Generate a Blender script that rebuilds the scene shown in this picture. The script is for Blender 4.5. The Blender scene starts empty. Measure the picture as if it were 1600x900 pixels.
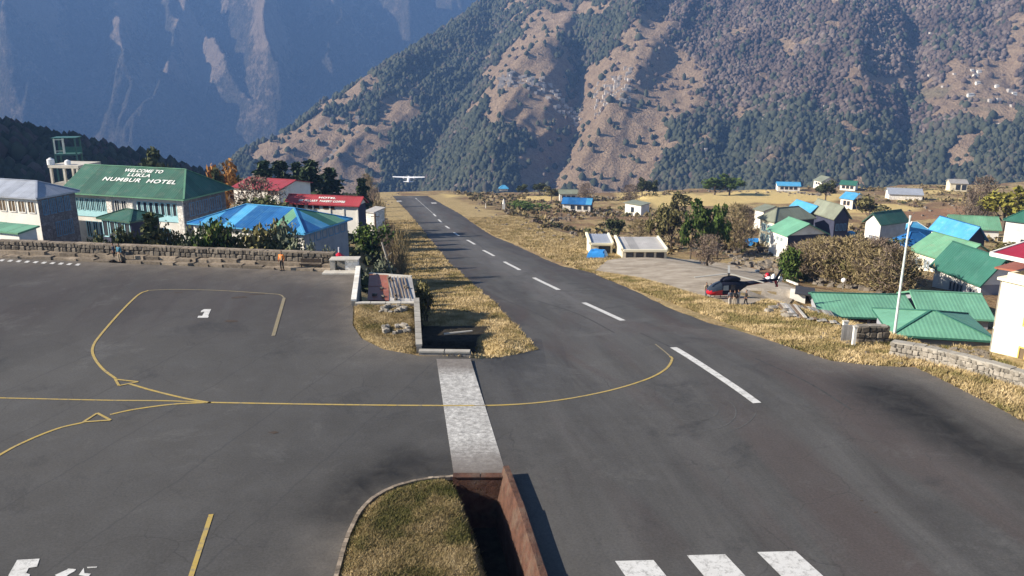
import bpy, bmesh, math, random
import numpy as np
from mathutils import Vector, Matrix
R = math.radians
random.seed(7); rng = np.random.default_rng(7)
S = bpy.context.scene
COL = S.collection
# ------------------------------------------------------------------ camera, world, sun, exposure
FPX, PITCH, HC = 1300.0, R(15.5), 19.0
cd = bpy.data.cameras.new('camera'); cam = bpy.data.objects.new('camera', cd); COL.objects.link(cam)
cd.lens = FPX / 1600 * 36; cd.sensor_width = 36; cd.clip_start = 0.5; cd.clip_end = 30000
cam.location = (0, 0, HC); cam.rotation_euler = (R(90) - PITCH, 0, 0)
S.camera = cam
SUN_AZ, SUN_EL = R(-99), R(28)        # azimuth from +Y, negative = to the left
w = bpy.data.worlds.new('World'); S.world = w; w.use_nodes = True
wn = w.node_tree.nodes; wl = w.node_tree.links
sky = wn.new('ShaderNodeTexSky'); sky.sky_type = 'NISHITA'; sky.sun_disc = False
sky.sun_elevation = SUN_EL; sky.sun_rotation = SUN_AZ; sky.altitude = 2800; sky.air_density = 1.0; sky.dust_density = 0.5
wl.new(sky.outputs[0], wn['Background'].inputs[0]); wn['Background'].inputs[1].default_value = 0.062
ld = bpy.data.lights.new('sun', 'SUN'); ld.energy = 5.0; ld.angle = R(0.5); ld.color = (1.0, 0.90, 0.76)
sun = bpy.data.objects.new('sun', ld); COL.objects.link(sun)
sdir = Vector((math.sin(SUN_AZ) * math.cos(SUN_EL), math.cos(SUN_AZ) * math.cos(SUN_EL), math.sin(SUN_EL)))
sun.rotation_euler = sdir.to_track_quat('Z', 'Y').to_euler(); sun.location = (0, 0, 60)
S.view_settings.view_transform = 'Standard'; S.view_settings.look = 'None'
S.view_settings.exposure = 1.22; S.view_settings.gamma = 1.0
S.cycles.use_denoising = True
S.cycles.volume_bounces = 0; S.cycles.max_bounces = 5; S.cycles.diffuse_bounces = 2; S.cycles.glossy_bounces = 2
S.cycles.caustics_reflective = False; S.cycles.caustics_refractive = False

# ------------------------------------------------------------------ pixel -> ray helpers (photo pixels, 1600x900)
CP, SP = math.cos(PITCH), math.sin(PITCH)
def ray(px, py):
    u = (px - 800) / FPX; v = (py - 450) / FPX
    return u, CP - v * SP, -(SP + v * CP)
def PZ(px, py, z=0.0):                 # pixel on a horizontal plane
    d = ray(px, py); k = (z - HC) / d[2]
    return Vector((d[0] * k, d[1] * k, z))
def PY(px, py, Y):                     # pixel at a world distance
    d = ray(px, py); k = Y / d[1]
    return Vector((d[0] * k, Y, HC + d[2] * k))

# ------------------------------------------------------------------ ground shape
X0, Y0 = 13.97, 43.93
DX, DY = -0.1772, 0.9842
_st = np.array([-500, 0, 13, 24, 38, 49, 63, 73, 86, 97, 121, 147, 169, 191, 207, 352, 900])
_zt = np.array([0, 0, -1.2, -2.9, -5, -6.7, -9, -10.3, -12.4, -13.8, -17.1, -21, -23.4, -25.9, -27.4, -43.8, -106.])
_sd = np.arange(-60, 880, 1.0); _zd = np.interp(_sd, _st, _zt)
_k = np.exp(-0.5 * (np.arange(-9, 10) / 3.0) ** 2); _k /= _k.sum()
_zd[9:-9] = np.convolve(_zd, _k, 'valid')
def prof(s): return np.interp(s, _sd, _zd)
def st(x, y): return (x - X0) * DX + (y - Y0) * DY, (x - X0) * DY - (y - Y0) * DX
def xy(s, t): return X0 + s * DX + t * DY, Y0 + s * DY - t * DX
def sm(a): a = np.clip(a, 0, 1); return a * a * (3 - 2 * a)
def _h(ix, iy, seed):
    n = (ix.astype(np.int64) * 374761393 + iy.astype(np.int64) * 668265263 + seed * 974634777) & 0xffffffff
    n = ((n ^ (n >> 13)) * 1274126177) & 0xffffffff
    return ((n ^ (n >> 16)) & 0xffff) / 65535.0
def vn(x, y, seed=0):
    ix = np.floor(x); iy = np.floor(y); fx = x - ix; fy = y - iy
    fx = fx * fx * (3 - 2 * fx); fy = fy * fy * (3 - 2 * fy)
    a = _h(ix, iy, seed); b = _h(ix + 1, iy, seed); c = _h(ix, iy + 1, seed); d = _h(ix + 1, iy + 1, seed)
    return (a + (b - a) * fx) * (1 - fy) + (c + (d - c) * fx) * fy
def fbm(x, y, oct=4, seed=0):
    r = 0; a = 0.5
    for i in range(oct):
        r = r + a * vn(x * 2 ** i + 17 * i, y * 2 ** i - 9 * i, seed + i); a *= 0.5
    return r
def ridged(x, y, oct=4, seed=0):
    r = 0; a = 0.5
    for i in range(oct):
        r = r + a * (1 - abs(2 * vn(x * 2 ** i, y * 2 ** i, seed + i) - 1)); a *= 0.5
    return r
def inpoly(x, y, poly):
    x = np.asarray(x, float); y = np.asarray(y, float); ins = np.zeros(np.broadcast(x, y).shape, bool)
    n = len(poly)
    for i in range(n):
        x1, y1 = poly[i][:2]; x2, y2 = poly[(i + 1) % n][:2]
        if y1 == y2: continue
        c = ((y1 > y) != (y2 > y)) & (x < (x2 - x1) * (y - y1) / (y2 - y1) + x1)
        ins ^= c
    return ins
def pseg(x, y, pts, closed=False):     # distance to polyline
    d = np.full(np.broadcast(x, y).shape, 1e9); n = len(pts)
    for i in range(n if closed else n - 1):
        ax, ay = pts[i][:2]; bx, by = pts[(i + 1) % n][:2]
        L = (bx - ax) ** 2 + (by - ay) ** 2 + 1e-9
        k = np.clip(((x - ax) * (bx - ax) + (y - ay) * (by - ay)) / L, 0, 1)
        d = np.minimum(d, np.hypot(x - ax - k * (bx - ax), y - ay - k * (by - ay)))
    return d
def Z0(*pts): return [tuple(PZ(*p)[:2]) for p in pts]
WALL_L = Z0((-330, 388), (0, 403), (300, 416), (515, 425))      # foot of the stone wall along the apron
APRON_E = Z0((515, 425), (560, 421), (556, 450), (552, 478))
PLATFORM = Z0((552, 477), (650, 477), (654, 552), (640, 553), (600, 546), (565, 529), (551, 508))
PIT = Z0((654, 470), (655, 549), (734, 550), (726, 515), (700, 478))
ISLAND = Z0((712, 745), (660, 750), (605, 766), (568, 793), (545, 835), (531, 880), (522, 930), (515, 1100), (500, 2000), (790, 2000), (960, 2000), (880, 1300), (800, 1010), (769, 890), (758, 850), (742, 800), (730, 768))
TRENCH = Z0((712, 745), (793, 745), (815, 800), (848, 900), (883, 1010), (1048, 1500), (1200, 2600), (960, 2600), (880, 1300), (800, 1010), (769, 890), (758, 850), (742, 800), (730, 768))
YARD_E = Z0((733, 550), (741, 520), (736, 492), (655, 486))
HEAD_Y = PZ(700, 551).y
WESTY = Z0((540, 300), (500, 480), (651, 480), (653, 466), (652, 300))
PITP = [tuple(PZ(px_, py_, -2.0)[:2]) for px_, py_ in ((652, 482), (768, 487), (752, 515), (738, 556), (652, 556))]
def ground(x, y):
    x = np.asarray(x, float); y = np.asarray(y, float)
    s, t = st(x, y)
    wgt = np.maximum(sm((t + 17) / 9), sm((s - 12) / 8))
    zr = prof(s) * wgt
    # right-hand village side: falls a little lower than the runway, with terraces
    und = (fbm(x / 34., y / 34., 4, 3) - 0.47) * 5.0
    rr = sm((t - 18) / 18)
    zt = prof(s) - 1.6 * rr - 0.012 * np.maximum(0, t - 20)
    step = 2.4
    q = (zt + und) / step; fl = np.floor(q); fr = q - fl
    zter = (fl + sm((fr - 0.5) / 0.5)) * step
    far = sm((s - 125) / 60) * sm((t - 22) / 15)
    right = zt + und * 0.35 * rr * sm((s - 20) / 60)
    right = right * (1 - far) + zter * far
    z = np.where(t > 12, zr * (1 - rr) + right * rr, zr)
    # left side: level ground behind the apron wall, then falling away
    zl = -3.6 - 0.118 * np.maximum(0, s - 42) - 0.00004 * np.maximum(0, s - 60) ** 2
    lb = sm((-t - 19.0 - 1.6 * np.sin(s * 0.13)) / 6.0)
    z = np.where(t < -12, z * (1 - lb) + zl * lb, z)
    ap = [(-200, -60), (-200, WALL_L[0][1])] + WALL_L + APRON_E + [PLATFORM[6], PLATFORM[5], PLATFORM[4], PLATFORM[3], tuple(xy(4, -16)), tuple(xy(-100, -15))]
    z = np.where(inpoly(x, y, ap), 0.0, z)
    # dropped strip next to the apron edge (shed yard) and the culvert pit
    yard = inpoly(x, y, Z0((562, 421), (552, 477), (650, 477), (654, 549), (735, 550), (741, 520), (736, 492), (655, 486), (654, 440)))
    z = np.where(yard, np.where(inpoly(x, y, WESTY), -5.0, -2.7), z)
    dyard = pseg(x, y, YARD_E); rgt = (t > -17.5) & (t < -11.4) & (s > 4) & (s < 62) & ~yard & (y > HEAD_Y)
    z = np.where(rgt, z + (np.minimum(z, -2.6 + 0.85 * dyard) - z) * sm((-11.2 - t) / 1.6) * sm((y - HEAD_Y) / 2.5), z)
    z = np.where(inpoly(x, y, PLATFORM), -0.1 + (0.16 + 0.3 * fbm(x / 1.5, y / 1.5, 3, 8)) * sm(pseg(x, y, PLATFORM, True) / 0.7), z)
    isl = inpoly(x, y, ISLAND); z = np.where(isl, -0.1 + (0.2 + 0.22 * fbm(x / 1.2, y / 1.2, 3, 5)) * sm(pseg(x, y, ISLAND, True) / 0.8) - 1.6 * sm(1 - pseg(x, y, TRENCH, True) / 0.7), z)
    z = np.where(inpoly(x, y, TRENCH), -2.6, z)
    yr = sm((t - 17.5) / 2.0) * sm((s - 8.5) / 2.0) * (1 - sm((s - 36) / 5.0)); z = z * (1 - yr) + np.minimum(z, -7.0) * yr
    # edge of the terrace: drop into the gorge
    edge = 384 + 26 * fbm(x / 60., y / 60., 2, 11) + np.clip(t - 20, 0, 400) * 0.06 + np.where(t < -20, 90, 0) * sm((-t - 20) / 60)
    over = np.maximum(0, s - edge)
    z = z - np.minimum(over * 0.9, 330)
    # wooded hill to the left, plus an unseen steeper rise added to shade it
    hx = np.maximum(0, -(x + 150)) ; hy = sm((y - 250) / 130) * (1 - sm((y - 640) / 260))
    hill = hy * hx * 0.31 + sm((y - 205) / 50) * (1 - sm((y - 700) / 200)) * np.maximum(0, hx - 150 - np.maximum(0, 330 - y) * -0.35) * 1.3 + hy * sm(hx / 60) * (fbm(x / 45, y / 45, 3, 21) - .4) * 14
    z = np.where(x < -150, z + np.minimum(hill, 118), z)
    return z
def gz(x, y): return float(ground(np.array([x]), np.array([y]))[0])
def G(px, py, lift=0.0, y0=12, y1=560):     # pixel on the ground, found by walking along the ray
    d = ray(px, py)
    ys = np.concatenate([np.arange(y0, 120, 0.25), np.arange(120, y1, 1.0)])
    k = ys / d[1]; xs = d[0] * k; zs = HC + d[2] * k
    g = ground(xs, ys) + lift
    hit = np.nonzero(zs <= g)[0]
    i = hit[0] if len(hit) else len(ys) - 1
    if i > 0:
        a = zs[i - 1] - g[i - 1]; b = zs[i] - g[i]; f = a / (a - b) if a != b else 0
        if abs(g[i] - g[i - 1]) > 2: f = 1
    else: f = 0
    y = ys[i - 1] + (ys[i] - ys[i - 1]) * f; x = d[0] * y / d[1]
    return Vector((x, y, gz(x, y)))

# ------------------------------------------------------------------ materials
def NT(name, rough=0.9, spec=0.3):
    m = bpy.data.materials.new(name); m.use_nodes = True; t = m.node_tree
    b = t.nodes['Principled BSDF']; b.inputs['Roughness'].default_value = rough
    b.inputs['Specular IOR Level'].default_value = spec
    return m, t, b
def pos_node(t, scale=(1, 1, 1), obj=False):
    if obj:
        g = t.nodes.new('ShaderNodeTexCoord').outputs['Object']
    else:
        g = t.nodes.new('ShaderNodeNewGeometry').outputs['Position']
    mp = t.nodes.new('ShaderNodeMapping'); mp.inputs['Scale'].default_value = scale; t.links.new(g, mp.inputs[0]); return mp.outputs[0]
def noise(t, vec, scale, detail=4, rough=0.6, dist=0.0):
    n = t.nodes.new('ShaderNodeTexNoise'); n.inputs['Scale'].default_value = scale; n.inputs['Detail'].default_value = detail
    n.inputs['Roughness'].default_value = rough; n.inputs['Distortion'].default_value = dist; t.links.new(vec, n.inputs['Vector']); return n.outputs['Fac']
def ramp(t, fac, stops, interp='LINEAR'):
    r = t.nodes.new('ShaderNodeValToRGB'); r.color_ramp.interpolation = interp; e = r.color_ramp.elements
    while len(e) < len(stops): e.new(0.5)
    for i, (p, c) in enumerate(stops):
        e[i].position = p; e[i].color = (c, c, c, 1) if isinstance(c, (int, float)) else (*c, 1)
    t.links.new(fac, r.inputs[0]); return r.outputs[0]
def mix(t, fac, a, b, mode='MIX'):
    m = t.nodes.new('ShaderNodeMix'); m.data_type = 'RGBA'; m.blend_type = mode
    for sock, v in ((m.inputs[0], fac), (m.inputs[6], a), (m.inputs[7], b)):
        if hasattr(v, 'links'): t.links.new(v, sock)
        elif isinstance(v, (int, float)): sock.default_value = v if sock == m.inputs[0] else (v, v, v, 1)
        else: sock.default_value = (*v, 1)
    return m.outputs[2]
def mth(t, op, a, b=None):
    m = t.nodes.new('ShaderNodeMath'); m.operation = op
    for i, v in enumerate((a, b)):
        if v is None: continue
        if hasattr(v, 'links'): t.links.new(v, m.inputs[i])
        else: m.inputs[i].default_value = v
    return m.outputs[0]
def attr(t, name):
    a = t.nodes.new('ShaderNodeAttribute'); a.attribute_name = name; return a
def bump(t, b, h, strength, dist):
    n = t.nodes.new('ShaderNodeBump'); n.inputs['Strength'].default_value = strength; n.inputs['Distance'].default_value = dist
    t.links.new(h, n.inputs['Height']); t.links.new(n.outputs[0], b.inputs['Normal'])
def simple(name, c, rough=0.85, var=0.25, scale=3.0, spec=0.3, bmp=0.0, obj=False, dirt=None, rnd=0.0, metal=0.0):
    m, t, b = NT(name, rough, spec); v = pos_node(t, obj=obj)
    f = noise(t, v, scale, 5, 0.65); c0 = tuple(x * (1 - var) for x in c); c1 = tuple(min(1, x * (1 + var)) for x in c)
    col = ramp(t, f, [(0.3, c0), (0.7, c1)])
    if dirt: col = mix(t, ramp(t, noise(t, v, scale * 0.35, 6, 0.7), [(0.5, 0), (0.72, 0.8)]), col, dirt)
    if rnd:
        oi = t.nodes.new('ShaderNodeObjectInfo').outputs['Random']
        col = mix(t, 1.0, col, ramp(t, oi, [(0, 1 - rnd), (1, 1 + rnd * 0.4)]), 'MULTIPLY')
    t.links.new(col, b.inputs['Base Color']); b.inputs['Metallic'].default_value = metal
    if bmp: bump(t, b, noise(t, v, scale * 4, 5, 0.7), bmp, 0.05)
    return m
MAT = {}
def mat_asphalt():
    m, t, b = NT('asphalt', 0.8, 0.25); v = pos_node(t)
    # wheel smears along the runway direction
    g = t.nodes.new('ShaderNodeNewGeometry').outputs['Position']
    mp = t.nodes.new('ShaderNodeMapping'); mp.vector_type = 'TEXTURE'; mp.inputs['Rotation'].default_value = (0, 0, math.atan2(DY, DX)); t.links.new(g, mp.inputs[0])
    mp2 = t.nodes.new('ShaderNodeMapping'); mp2.inputs['Scale'].default_value = (0.05, 0.55, 0.3); t.links.new(mp.outputs[0], mp2.inputs[0])
    streak = noise(t, mp2.outputs[0], 1.0, 6, 0.62, 0.6)
    mp3 = t.nodes.new('ShaderNodeMapping'); mp3.inputs['Scale'].default_value = (0.02, 0.16, 0.3); t.links.new(mp.outputs[0], mp3.inputs[0])
    st2 = noise(t, mp3.outputs[0], 1.0, 4, 0.5, 1.2)
    big = noise(t, v, 0.055, 5, 0.6); med = noise(t, v, 0.45, 6, 0.7); fine = noise(t, v, 9.0, 5, 0.75)
    onrun = attr(t, 'runway').outputs['Fac']
    c = ramp(t, big, [(0.3, (0.053, 0.052, 0.050)), (0.7, (0.080, 0.077, 0.072))])
    c = mix(t, ramp(t, med, [(0.42, 0), (0.7, 0.5)]), c, (0.088, 0.088, 0.087))
    c = mix(t, mth(t, 'MULTIPLY', onrun, ramp(t, streak, [(0.46, 0.0), (0.68, 0.45)])), c, (0.112, 0.108, 0.104))
    c = mix(t, mth(t, 'MULTIPLY', onrun, ramp(t, streak, [(0.28, 0.6), (0.44, 0.0)])), c, (0.040, 0.034, 0.034))
    c = mix(t, mth(t, 'MULTIPLY', onrun, ramp(t, st2, [(0.5, 0.0), (0.66, 0.65)])), c, (0.070, 0.054, 0.050))
    ed = attr(t, 'edge').outputs['Fac']
    c = mix(t, mth(t, 'MULTIPLY', ramp(t, ed, [(0.0, 0.75), (0.5, 0.0)]), ramp(t, streak, [(0.3, 0.35), (0.6, 1.0)])), c, (0.125, 0.121, 0.118))
    c = mix(t, mth(t, 'MULTIPLY', ramp(t, ed, [(0.5, 0.0), (0.8, 0.8)]), ramp(t, streak, [(0.3, 0.9), (0.62, 0.35)])), c, (0.046, 0.037, 0.037))
    vo = t.nodes.new('ShaderNodeTexVoronoi'); vo.feature = 'DISTANCE_TO_EDGE'; vo.inputs['Scale'].default_value = 0.28
    wv = t.nodes.new('ShaderNodeVectorMath'); wv.operation = 'ADD'; nz = t.nodes.new('ShaderNodeTexNoise'); nz.inputs['Scale'].default_value = .8; nz.inputs['Detail'].default_value = 5; t.links.new(v, nz.inputs['Vector']); t.links.new(v, wv.inputs[0]); t.links.new(nz.outputs['Color'], wv.inputs[1]); t.links.new(wv.outputs[0], vo.inputs['Vector'])
    c = mix(t, mth(t, 'MULTIPLY', ramp(t, vo.outputs['Distance'], [(0.0, 0.75), (0.012, 0.0)]), ramp(t, noise(t, v, .12, 3), [(.48, 0), (.6, 1)])), c, (0.045, 0.043, 0.042))
    sp = noise(t, v, 0.16, 7, 0.78, 0.4); c = mix(t, ramp(t, sp, [(0.56, 0), (0.66, 0.6)]), c, (0.108, 0.106, 0.102)); c = mix(t, ramp(t, sp, [(0.30, 0.7), (0.44, 0.0)]), c, (0.034, 0.034, 0.035))
    dust = attr(t, 'dust').outputs['Fac']
    c = mix(t, mth(t, 'MULTIPLY', dust, ramp(t, med, [(0.3, 0.25), (0.65, 1.0)])), c, (0.21, 0.18, 0.145))
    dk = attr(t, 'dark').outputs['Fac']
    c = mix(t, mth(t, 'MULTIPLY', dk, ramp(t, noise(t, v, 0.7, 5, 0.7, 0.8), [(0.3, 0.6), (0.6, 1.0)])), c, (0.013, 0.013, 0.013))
    c = mix(t, 1.0, c, ramp(t, fine, [(0.3, 0.74), (0.7, 1.22)]), 'MULTIPLY')
    # long paving joints, slightly darker, across the apron
    mj = t.nodes.new('ShaderNodeMapping'); mj.vector_type = 'TEXTURE'; mj.inputs['Rotation'].default_value = (0, 0, R(-17)); t.links.new(g, mj.inputs[0])
    sx = t.nodes.new('ShaderNodeSeparateXYZ'); t.links.new(mj.outputs[0], sx.inputs[0])
    wob = mth(t, 'MULTIPLY', mth(t, 'SUBTRACT', noise(t, v, 0.5, 3), 0.5), 0.5)
    jx = mth(t, 'ABSOLUTE', mth(t, 'SUBTRACT', mth(t, 'FRACT', mth(t, 'DIVIDE', mth(t, 'ADD', sx.outputs[0], wob), 5.6)), 0.5))
    lane = mth(t, 'FLOOR', mth(t, 'DIVIDE', mth(t, 'ADD', sx.outputs[0], wob), 5.6))
    wn_ = t.nodes.new('ShaderNodeTexWhiteNoise'); wn_.noise_dimensions = '1D'; t.links.new(lane, wn_.inputs['W'])
    off = mth(t, 'SUBTRACT', 1.0, onrun)
    c = mix(t, off, c, mix(t, 1.0, c, ramp(t, wn_.outputs[0], [(0, 0.88), (1, 1.08)]), 'MULTIPLY'))
    c = mix(t, mth(t, 'MULTIPLY', off, ramp(t, jx, [(0.0, 0.5), (0.014, 0.0)])), c, (0.04, 0.04, 0.042))
    t.links.new(c, b.inputs['Base Color'])
    bump(t, b, mth(t, 'ADD', mth(t, 'MULTIPLY', med, 0.6), mth(t, 'MULTIPLY', fine, 0.3)), 0.35, 0.04)
    return m
def mat_terrain():
    m, t, b = NT('dry_grass_ground', 0.95, 0.1); v = pos_node(t)
    n1 = noise(t, v, 0.09, 6, 0.7); n2 = noise(t, v, 0.35, 6, 0.7); n3 = noise(t, v, 2.2, 6, 0.75); n4 = noise(t, v, 0.025, 4, 0.6)
    straw = ramp(t, n3, [(0.28, (0.23, 0.16, 0.065)), (0.5, (0.39, 0.295, 0.15)), (0.72, (0.54, 0.425, 0.24))])
    olive = ramp(t, n3, [(0.3, (0.075, 0.072, 0.026)), (0.7, (0.23, 0.20, 0.075))])
    scrub = ramp(t, n3, [(0.3, (0.10, 0.062, 0.036)), (0.55, (0.24, 0.155, 0.09)), (0.75, (0.42, 0.30, 0.18))])
    field = ramp(t, n3, [(0.3, (0.46, 0.34, 0.14)), (0.7, (0.68, 0.53, 0.24))])
    soil = ramp(t, n3, [(0.3, (0.20, 0.115, 0.065)), (0.7, (0.34, 0.20, 0.12))])
    base = mix(t, ramp(t, n1, [(0.42, 0), (0.55, 1)]), scrub, straw)
    base = mix(t, ramp(t, n2, [(0.52, 0), (0.62, 0.8)]), base, olive)
    base = mix(t, ramp(t, n4, [(0.52, 0), (0.6, 0.9)]), base, scrub)
    c = mix(t, attr(t, 'straw').outputs['Fac'], base, mix(t, ramp(t, n2, [(0.5, 0), (0.7, 0.55)]), straw, olive))
    c = mix(t, attr(t, 'field').outputs['Fac'], c, field)
    c = mix(t, attr(t, 'soil').outputs['Fac'], c, soil)
    c = mix(t, attr(t, 'wood').outputs['Fac'], c, (0.035, 0.035, 0.02))
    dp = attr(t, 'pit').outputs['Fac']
    c = mix(t, dp, c, ramp(t, n3, [(0.3, (0.02, 0.018, 0.014)), (0.7, (0.06, 0.05, 0.036))]))  # near-black ground in pit and trench, deepening their shade by colour
    t.links.new(c, b.inputs['Base Color'])
    bump(t, b, mth(t, 'ADD', mth(t, 'MULTIPLY', n2, 1.2), n3), 0.9, 0.35)
    return m
def mat_mountain(name, forest_a, forest_b, bare_a, bare_b, sc):
    m, t, b = NT(name, 0.97, 0.05); v = pos_node(t)
    n1 = noise(t, v, sc, 6, 0.7); n2 = noise(t, v, sc * 5, 6, 0.75); n3 = noise(t, v, sc * 22, 4, 0.7)
    fo = ramp(t, n2, [(0.3, forest_a), (0.7, forest_b)])
    fo = mix(t, ramp(t, n3, [(0.45, 0), (0.62, 0.7)]), fo, tuple(x * 0.35 for x in forest_a))
    ba = ramp(t, n2, [(0.3, bare_a), (0.7, bare_b)])
    ba = mix(t, ramp(t, n3, [(0.55, 0), (0.65, 0.6)]), ba, forest_b)
    f = attr(t, 'bare').outputs['Fac']
    f = mth(t, 'ADD', mth(t, 'MULTIPLY', f, 1.6), mth(t, 'MULTIPLY', mth(t, 'SUBTRACT', n2, 0.5), 1.4))
    c = mix(t, ramp(t, f, [(0.42, 0), (0.72, 1)]), fo, ba)
    rk = attr(t, 'rock').outputs['Fac']
    rk = mth(t, 'ADD', rk, mth(t, 'MULTIPLY', mth(t, 'SUBTRACT', n3, 0.5), 1.8))
    c = mix(t, ramp(t, rk, [(0.62, 0), (0.78, 1)]), c, (0.50, 0.46, 0.42))
    pt = attr(t, 'patch').outputs['Fac']
    c = mix(t, pt, c, ramp(t, n3, [(0.4, (0.25, 0.20, 0.13)), (0.6, (0.36, 0.30, 0.19))]))
    t.links.new(c, b.inputs['Base Color'])
    bump(t, b, mth(t, 'ADD', n2, n3), 1.0, 0.35 / sc * 0.4)
    return m
MAT['asphalt'] = mat_asphalt(); MAT['terrain'] = mat_terrain()
MAT['mtn_near'] = mat_mountain('near_mountain_slope', (0.050, 0.052, 0.038), (0.125, 0.098, 0.078), (0.29, 0.205, 0.14), (0.50, 0.37, 0.25), 0.012)
MAT['mtn_far'] = mat_mountain('far_mountain_slope', (0.040, 0.044, 0.030), (0.15, 0.118, 0.09), (0.22, 0.165, 0.12), (0.34, 0.26, 0.19), 0.005)
def paint(name, c, wear=0.35):
    m, t, b = NT(name, 0.75, 0.25); v = pos_node(t)
    f = noise(t, v, 3.0, 7, 0.8)
    col = mix(t, ramp(t, f, [(0.50, 0), (0.66, wear)]), c, (0.13, 0.13, 0.125))
    col = mix(t, ramp(t, noise(t, v, 0.8, 4), [(0.3, 0.25), (0.7, 0.0)]), col, (0.30, 0.28, 0.25))
    t.links.new(col, b.inputs['Base Color']); return m
MAT['white_paint'] = paint('white_road_paint', (0.62, 0.62, 0.60), 0.75)
MAT['yellow_paint'] = paint('yellow_road_paint', (0.42, 0.30, 0.07), 0.9)
MAT['faint_yellow'] = paint('worn_yellow_paint', (0.22, 0.18, 0.10), 1.0)

# ------------------------------------------------------------------ mesh helpers
def setp(o, kind=None, label=None, cat=None, group=None):
    if kind: o['kind'] = kind
    if label: o['label'] = label
    if cat: o['category'] = cat
    if group: o['group'] = group
    return o
def mesh_obj(name, verts, faces, mat, parent=None, smooth=False, mats=None, midx=None):
    me = bpy.data.meshes.new(name); me.from_pydata([tuple(v) for v in verts], [], faces)
    for mm in (mats or [mat]): me.materials.append(mm)
    if midx is not None: me.polygons.foreach_set('material_index', midx)
    if smooth: me.polygons.foreach_set('use_smooth', [True] * len(me.polygons))
    me.update(); o = bpy.data.objects.new(name, me); COL.objects.link(o)
    if parent is not None: o.parent = parent
    return o
def np_mesh(name, V, Fq, mat, smooth=False, attrs=None, parent=None, loops=4):
    me = bpy.data.meshes.new(name); V = np.asarray(V, np.float32); Fq = np.asarray(Fq, np.int32)
    me.vertices.add(len(V)); me.vertices.foreach_set('co', V.ravel())
    me.loops.add(Fq.size); me.loops.foreach_set('vertex_index', Fq.ravel())
    me.polygons.add(len(Fq)); me.polygons.foreach_set('loop_start', np.arange(len(Fq), dtype=np.int32) * loops)
    if smooth: me.polygons.foreach_set('use_smooth', np.ones(len(Fq), bool))
    for k, a in (attrs or {}).items():
        at = me.attributes.new(k, 'FLOAT', 'POINT'); at.data.foreach_set('value', np.asarray(a, np.float32).ravel())
    me.materials.append(mat); me.update(calc_edges=True); me.validate()
    o = bpy.data.objects.new(name, me); COL.objects.link(o)
    if parent is not None: o.parent = parent
    return o
def grid_faces(nu, nv):
    i, j = np.meshgrid(np.arange(nu - 1), np.arange(nv - 1), indexing='ij')
    a = (i * nv + j).ravel(); return np.stack([a, a + nv, a + nv + 1, a + 1], 1)
def up(Vg): return Vg
def soft(x, y, poly, wdt):
    ins = inpoly(x, y, poly); d = pseg(x, y, poly, True)
    return np.where(ins, np.clip(0.5 + d / wdt, 0, 1), np.clip(0.5 - d / wdt, 0, 1))
def wob(poly, amp, stepm=0.7, seed=0, sc=1.5):     # ragged open outline
    out = []; n = len(poly)
    for i in range(n - 1):
        a = np.array(poly[i][:2]); b = np.array(poly[(i + 1) % n][:2]); L = np.hypot(*(b - a)); k = max(1, int(L / stepm))
        nrm = np.array([-(b - a)[1], (b - a)[0]]) / max(L, 1e-6)
        for j in range(k):
            p = a + (b - a) * j / k
            o = (fbm(np.array([p[0] / sc]), np.array([p[1] / sc]), 3, seed)[0] - 0.45) * amp * 2
            out.append(tuple(p + nrm * o))
    out.append(tuple(poly[-1][:2])); return out
def sheet(name, poly, mat, dz, res, attrs=None, kind='structure', parent=None):
    bm = bmesh.new(); vs = [bm.verts.new((p[0], p[1], 0)) for p in poly]
    f = bm.faces.new(vs); bmesh.ops.triangulate(bm, faces=[f])
    xs = [p[0] for p in poly]; ys = [p[1] for p in poly]
    for ax, lo, hi in ((0, min(xs), max(xs)), (1, min(ys), max(ys))):
        k = lo + res
        while k < hi:
            co = (k, 0, 0) if ax == 0 else (0, k, 0); no = (1, 0, 0) if ax == 0 else (0, 1, 0)
            bmesh.ops.bisect_plane(bm, geom=bm.verts[:] + bm.edges[:] + bm.faces[:], plane_co=co, plane_no=no, dist=1e-4); k += res
    V = np.array([v.co[:] for v in bm.verts]); 
    Z = ground(V[:, 0], V[:, 1]) if dz is not None else np.zeros(len(V))
    for v, z in zip(bm.verts, Z): v.co.z = z + (dz or 0)
    bmesh.ops.recalc_face_normals(bm, faces=bm.faces[:])
    for ff in bm.faces:
        if ff.normal.z < 0: ff.normal_flip()
    me = bpy.data.meshes.new(name); bm.to_mesh(me); bm.free(); me.materials.append(mat)
    for k, fn in (attrs or {}).items():
        at = me.attributes.new(k, 'FLOAT', 'POINT'); at.data.foreach_set('value', np.asarray(fn(V[:, 0], V[:, 1]), np.float32))
    o = bpy.data.objects.new(name, me); COL.objects.link(o)
    if parent is not None: o.parent = parent
    if kind: o['kind'] = kind
    return o

# ------------------------------------------------------------------ terrain sheet
def steps(*segs):
    out = []
    for a, b, d in segs: out += list(np.arange(a, b, d))
    return np.array(out)
gx = steps((-620, -250, 8), (-250, -60, 3), (-60, -20, 1), (-20, 22, 0.4), (22, 60, 0.8), (60, 150, 2), (150, 520, 4), (520, 900, 12))
gy = steps((-40, 14, 3), (14, 70, 0.4), (70, 130, 1), (130, 460, 2.2), (460, 620, 5), (620, 1000, 15))
GX, GY = np.meshgrid(gx, gy, indexing='ij'); GZ = ground(GX, GY)
def gp(*pts): return [tuple(G(*p)[:2]) for p in pts]
RUN_L = [(836, 546), (812, 516), (770, 471), (735, 441), (700, 409), (662, 361), (637, 331), (613, 306)]
RUN_R = [(668, 306), (720, 335), (800, 381), (880, 416), (928, 427), (1000, 459), (1050, 484), (1110, 505), (1150, 516), (1200, 531), (1240, 546), (1300, 563), (1370, 572), (1430, 574), (1470, 592), (1520, 616), (1600, 657), (1760, 735), (2000, 850)]
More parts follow.
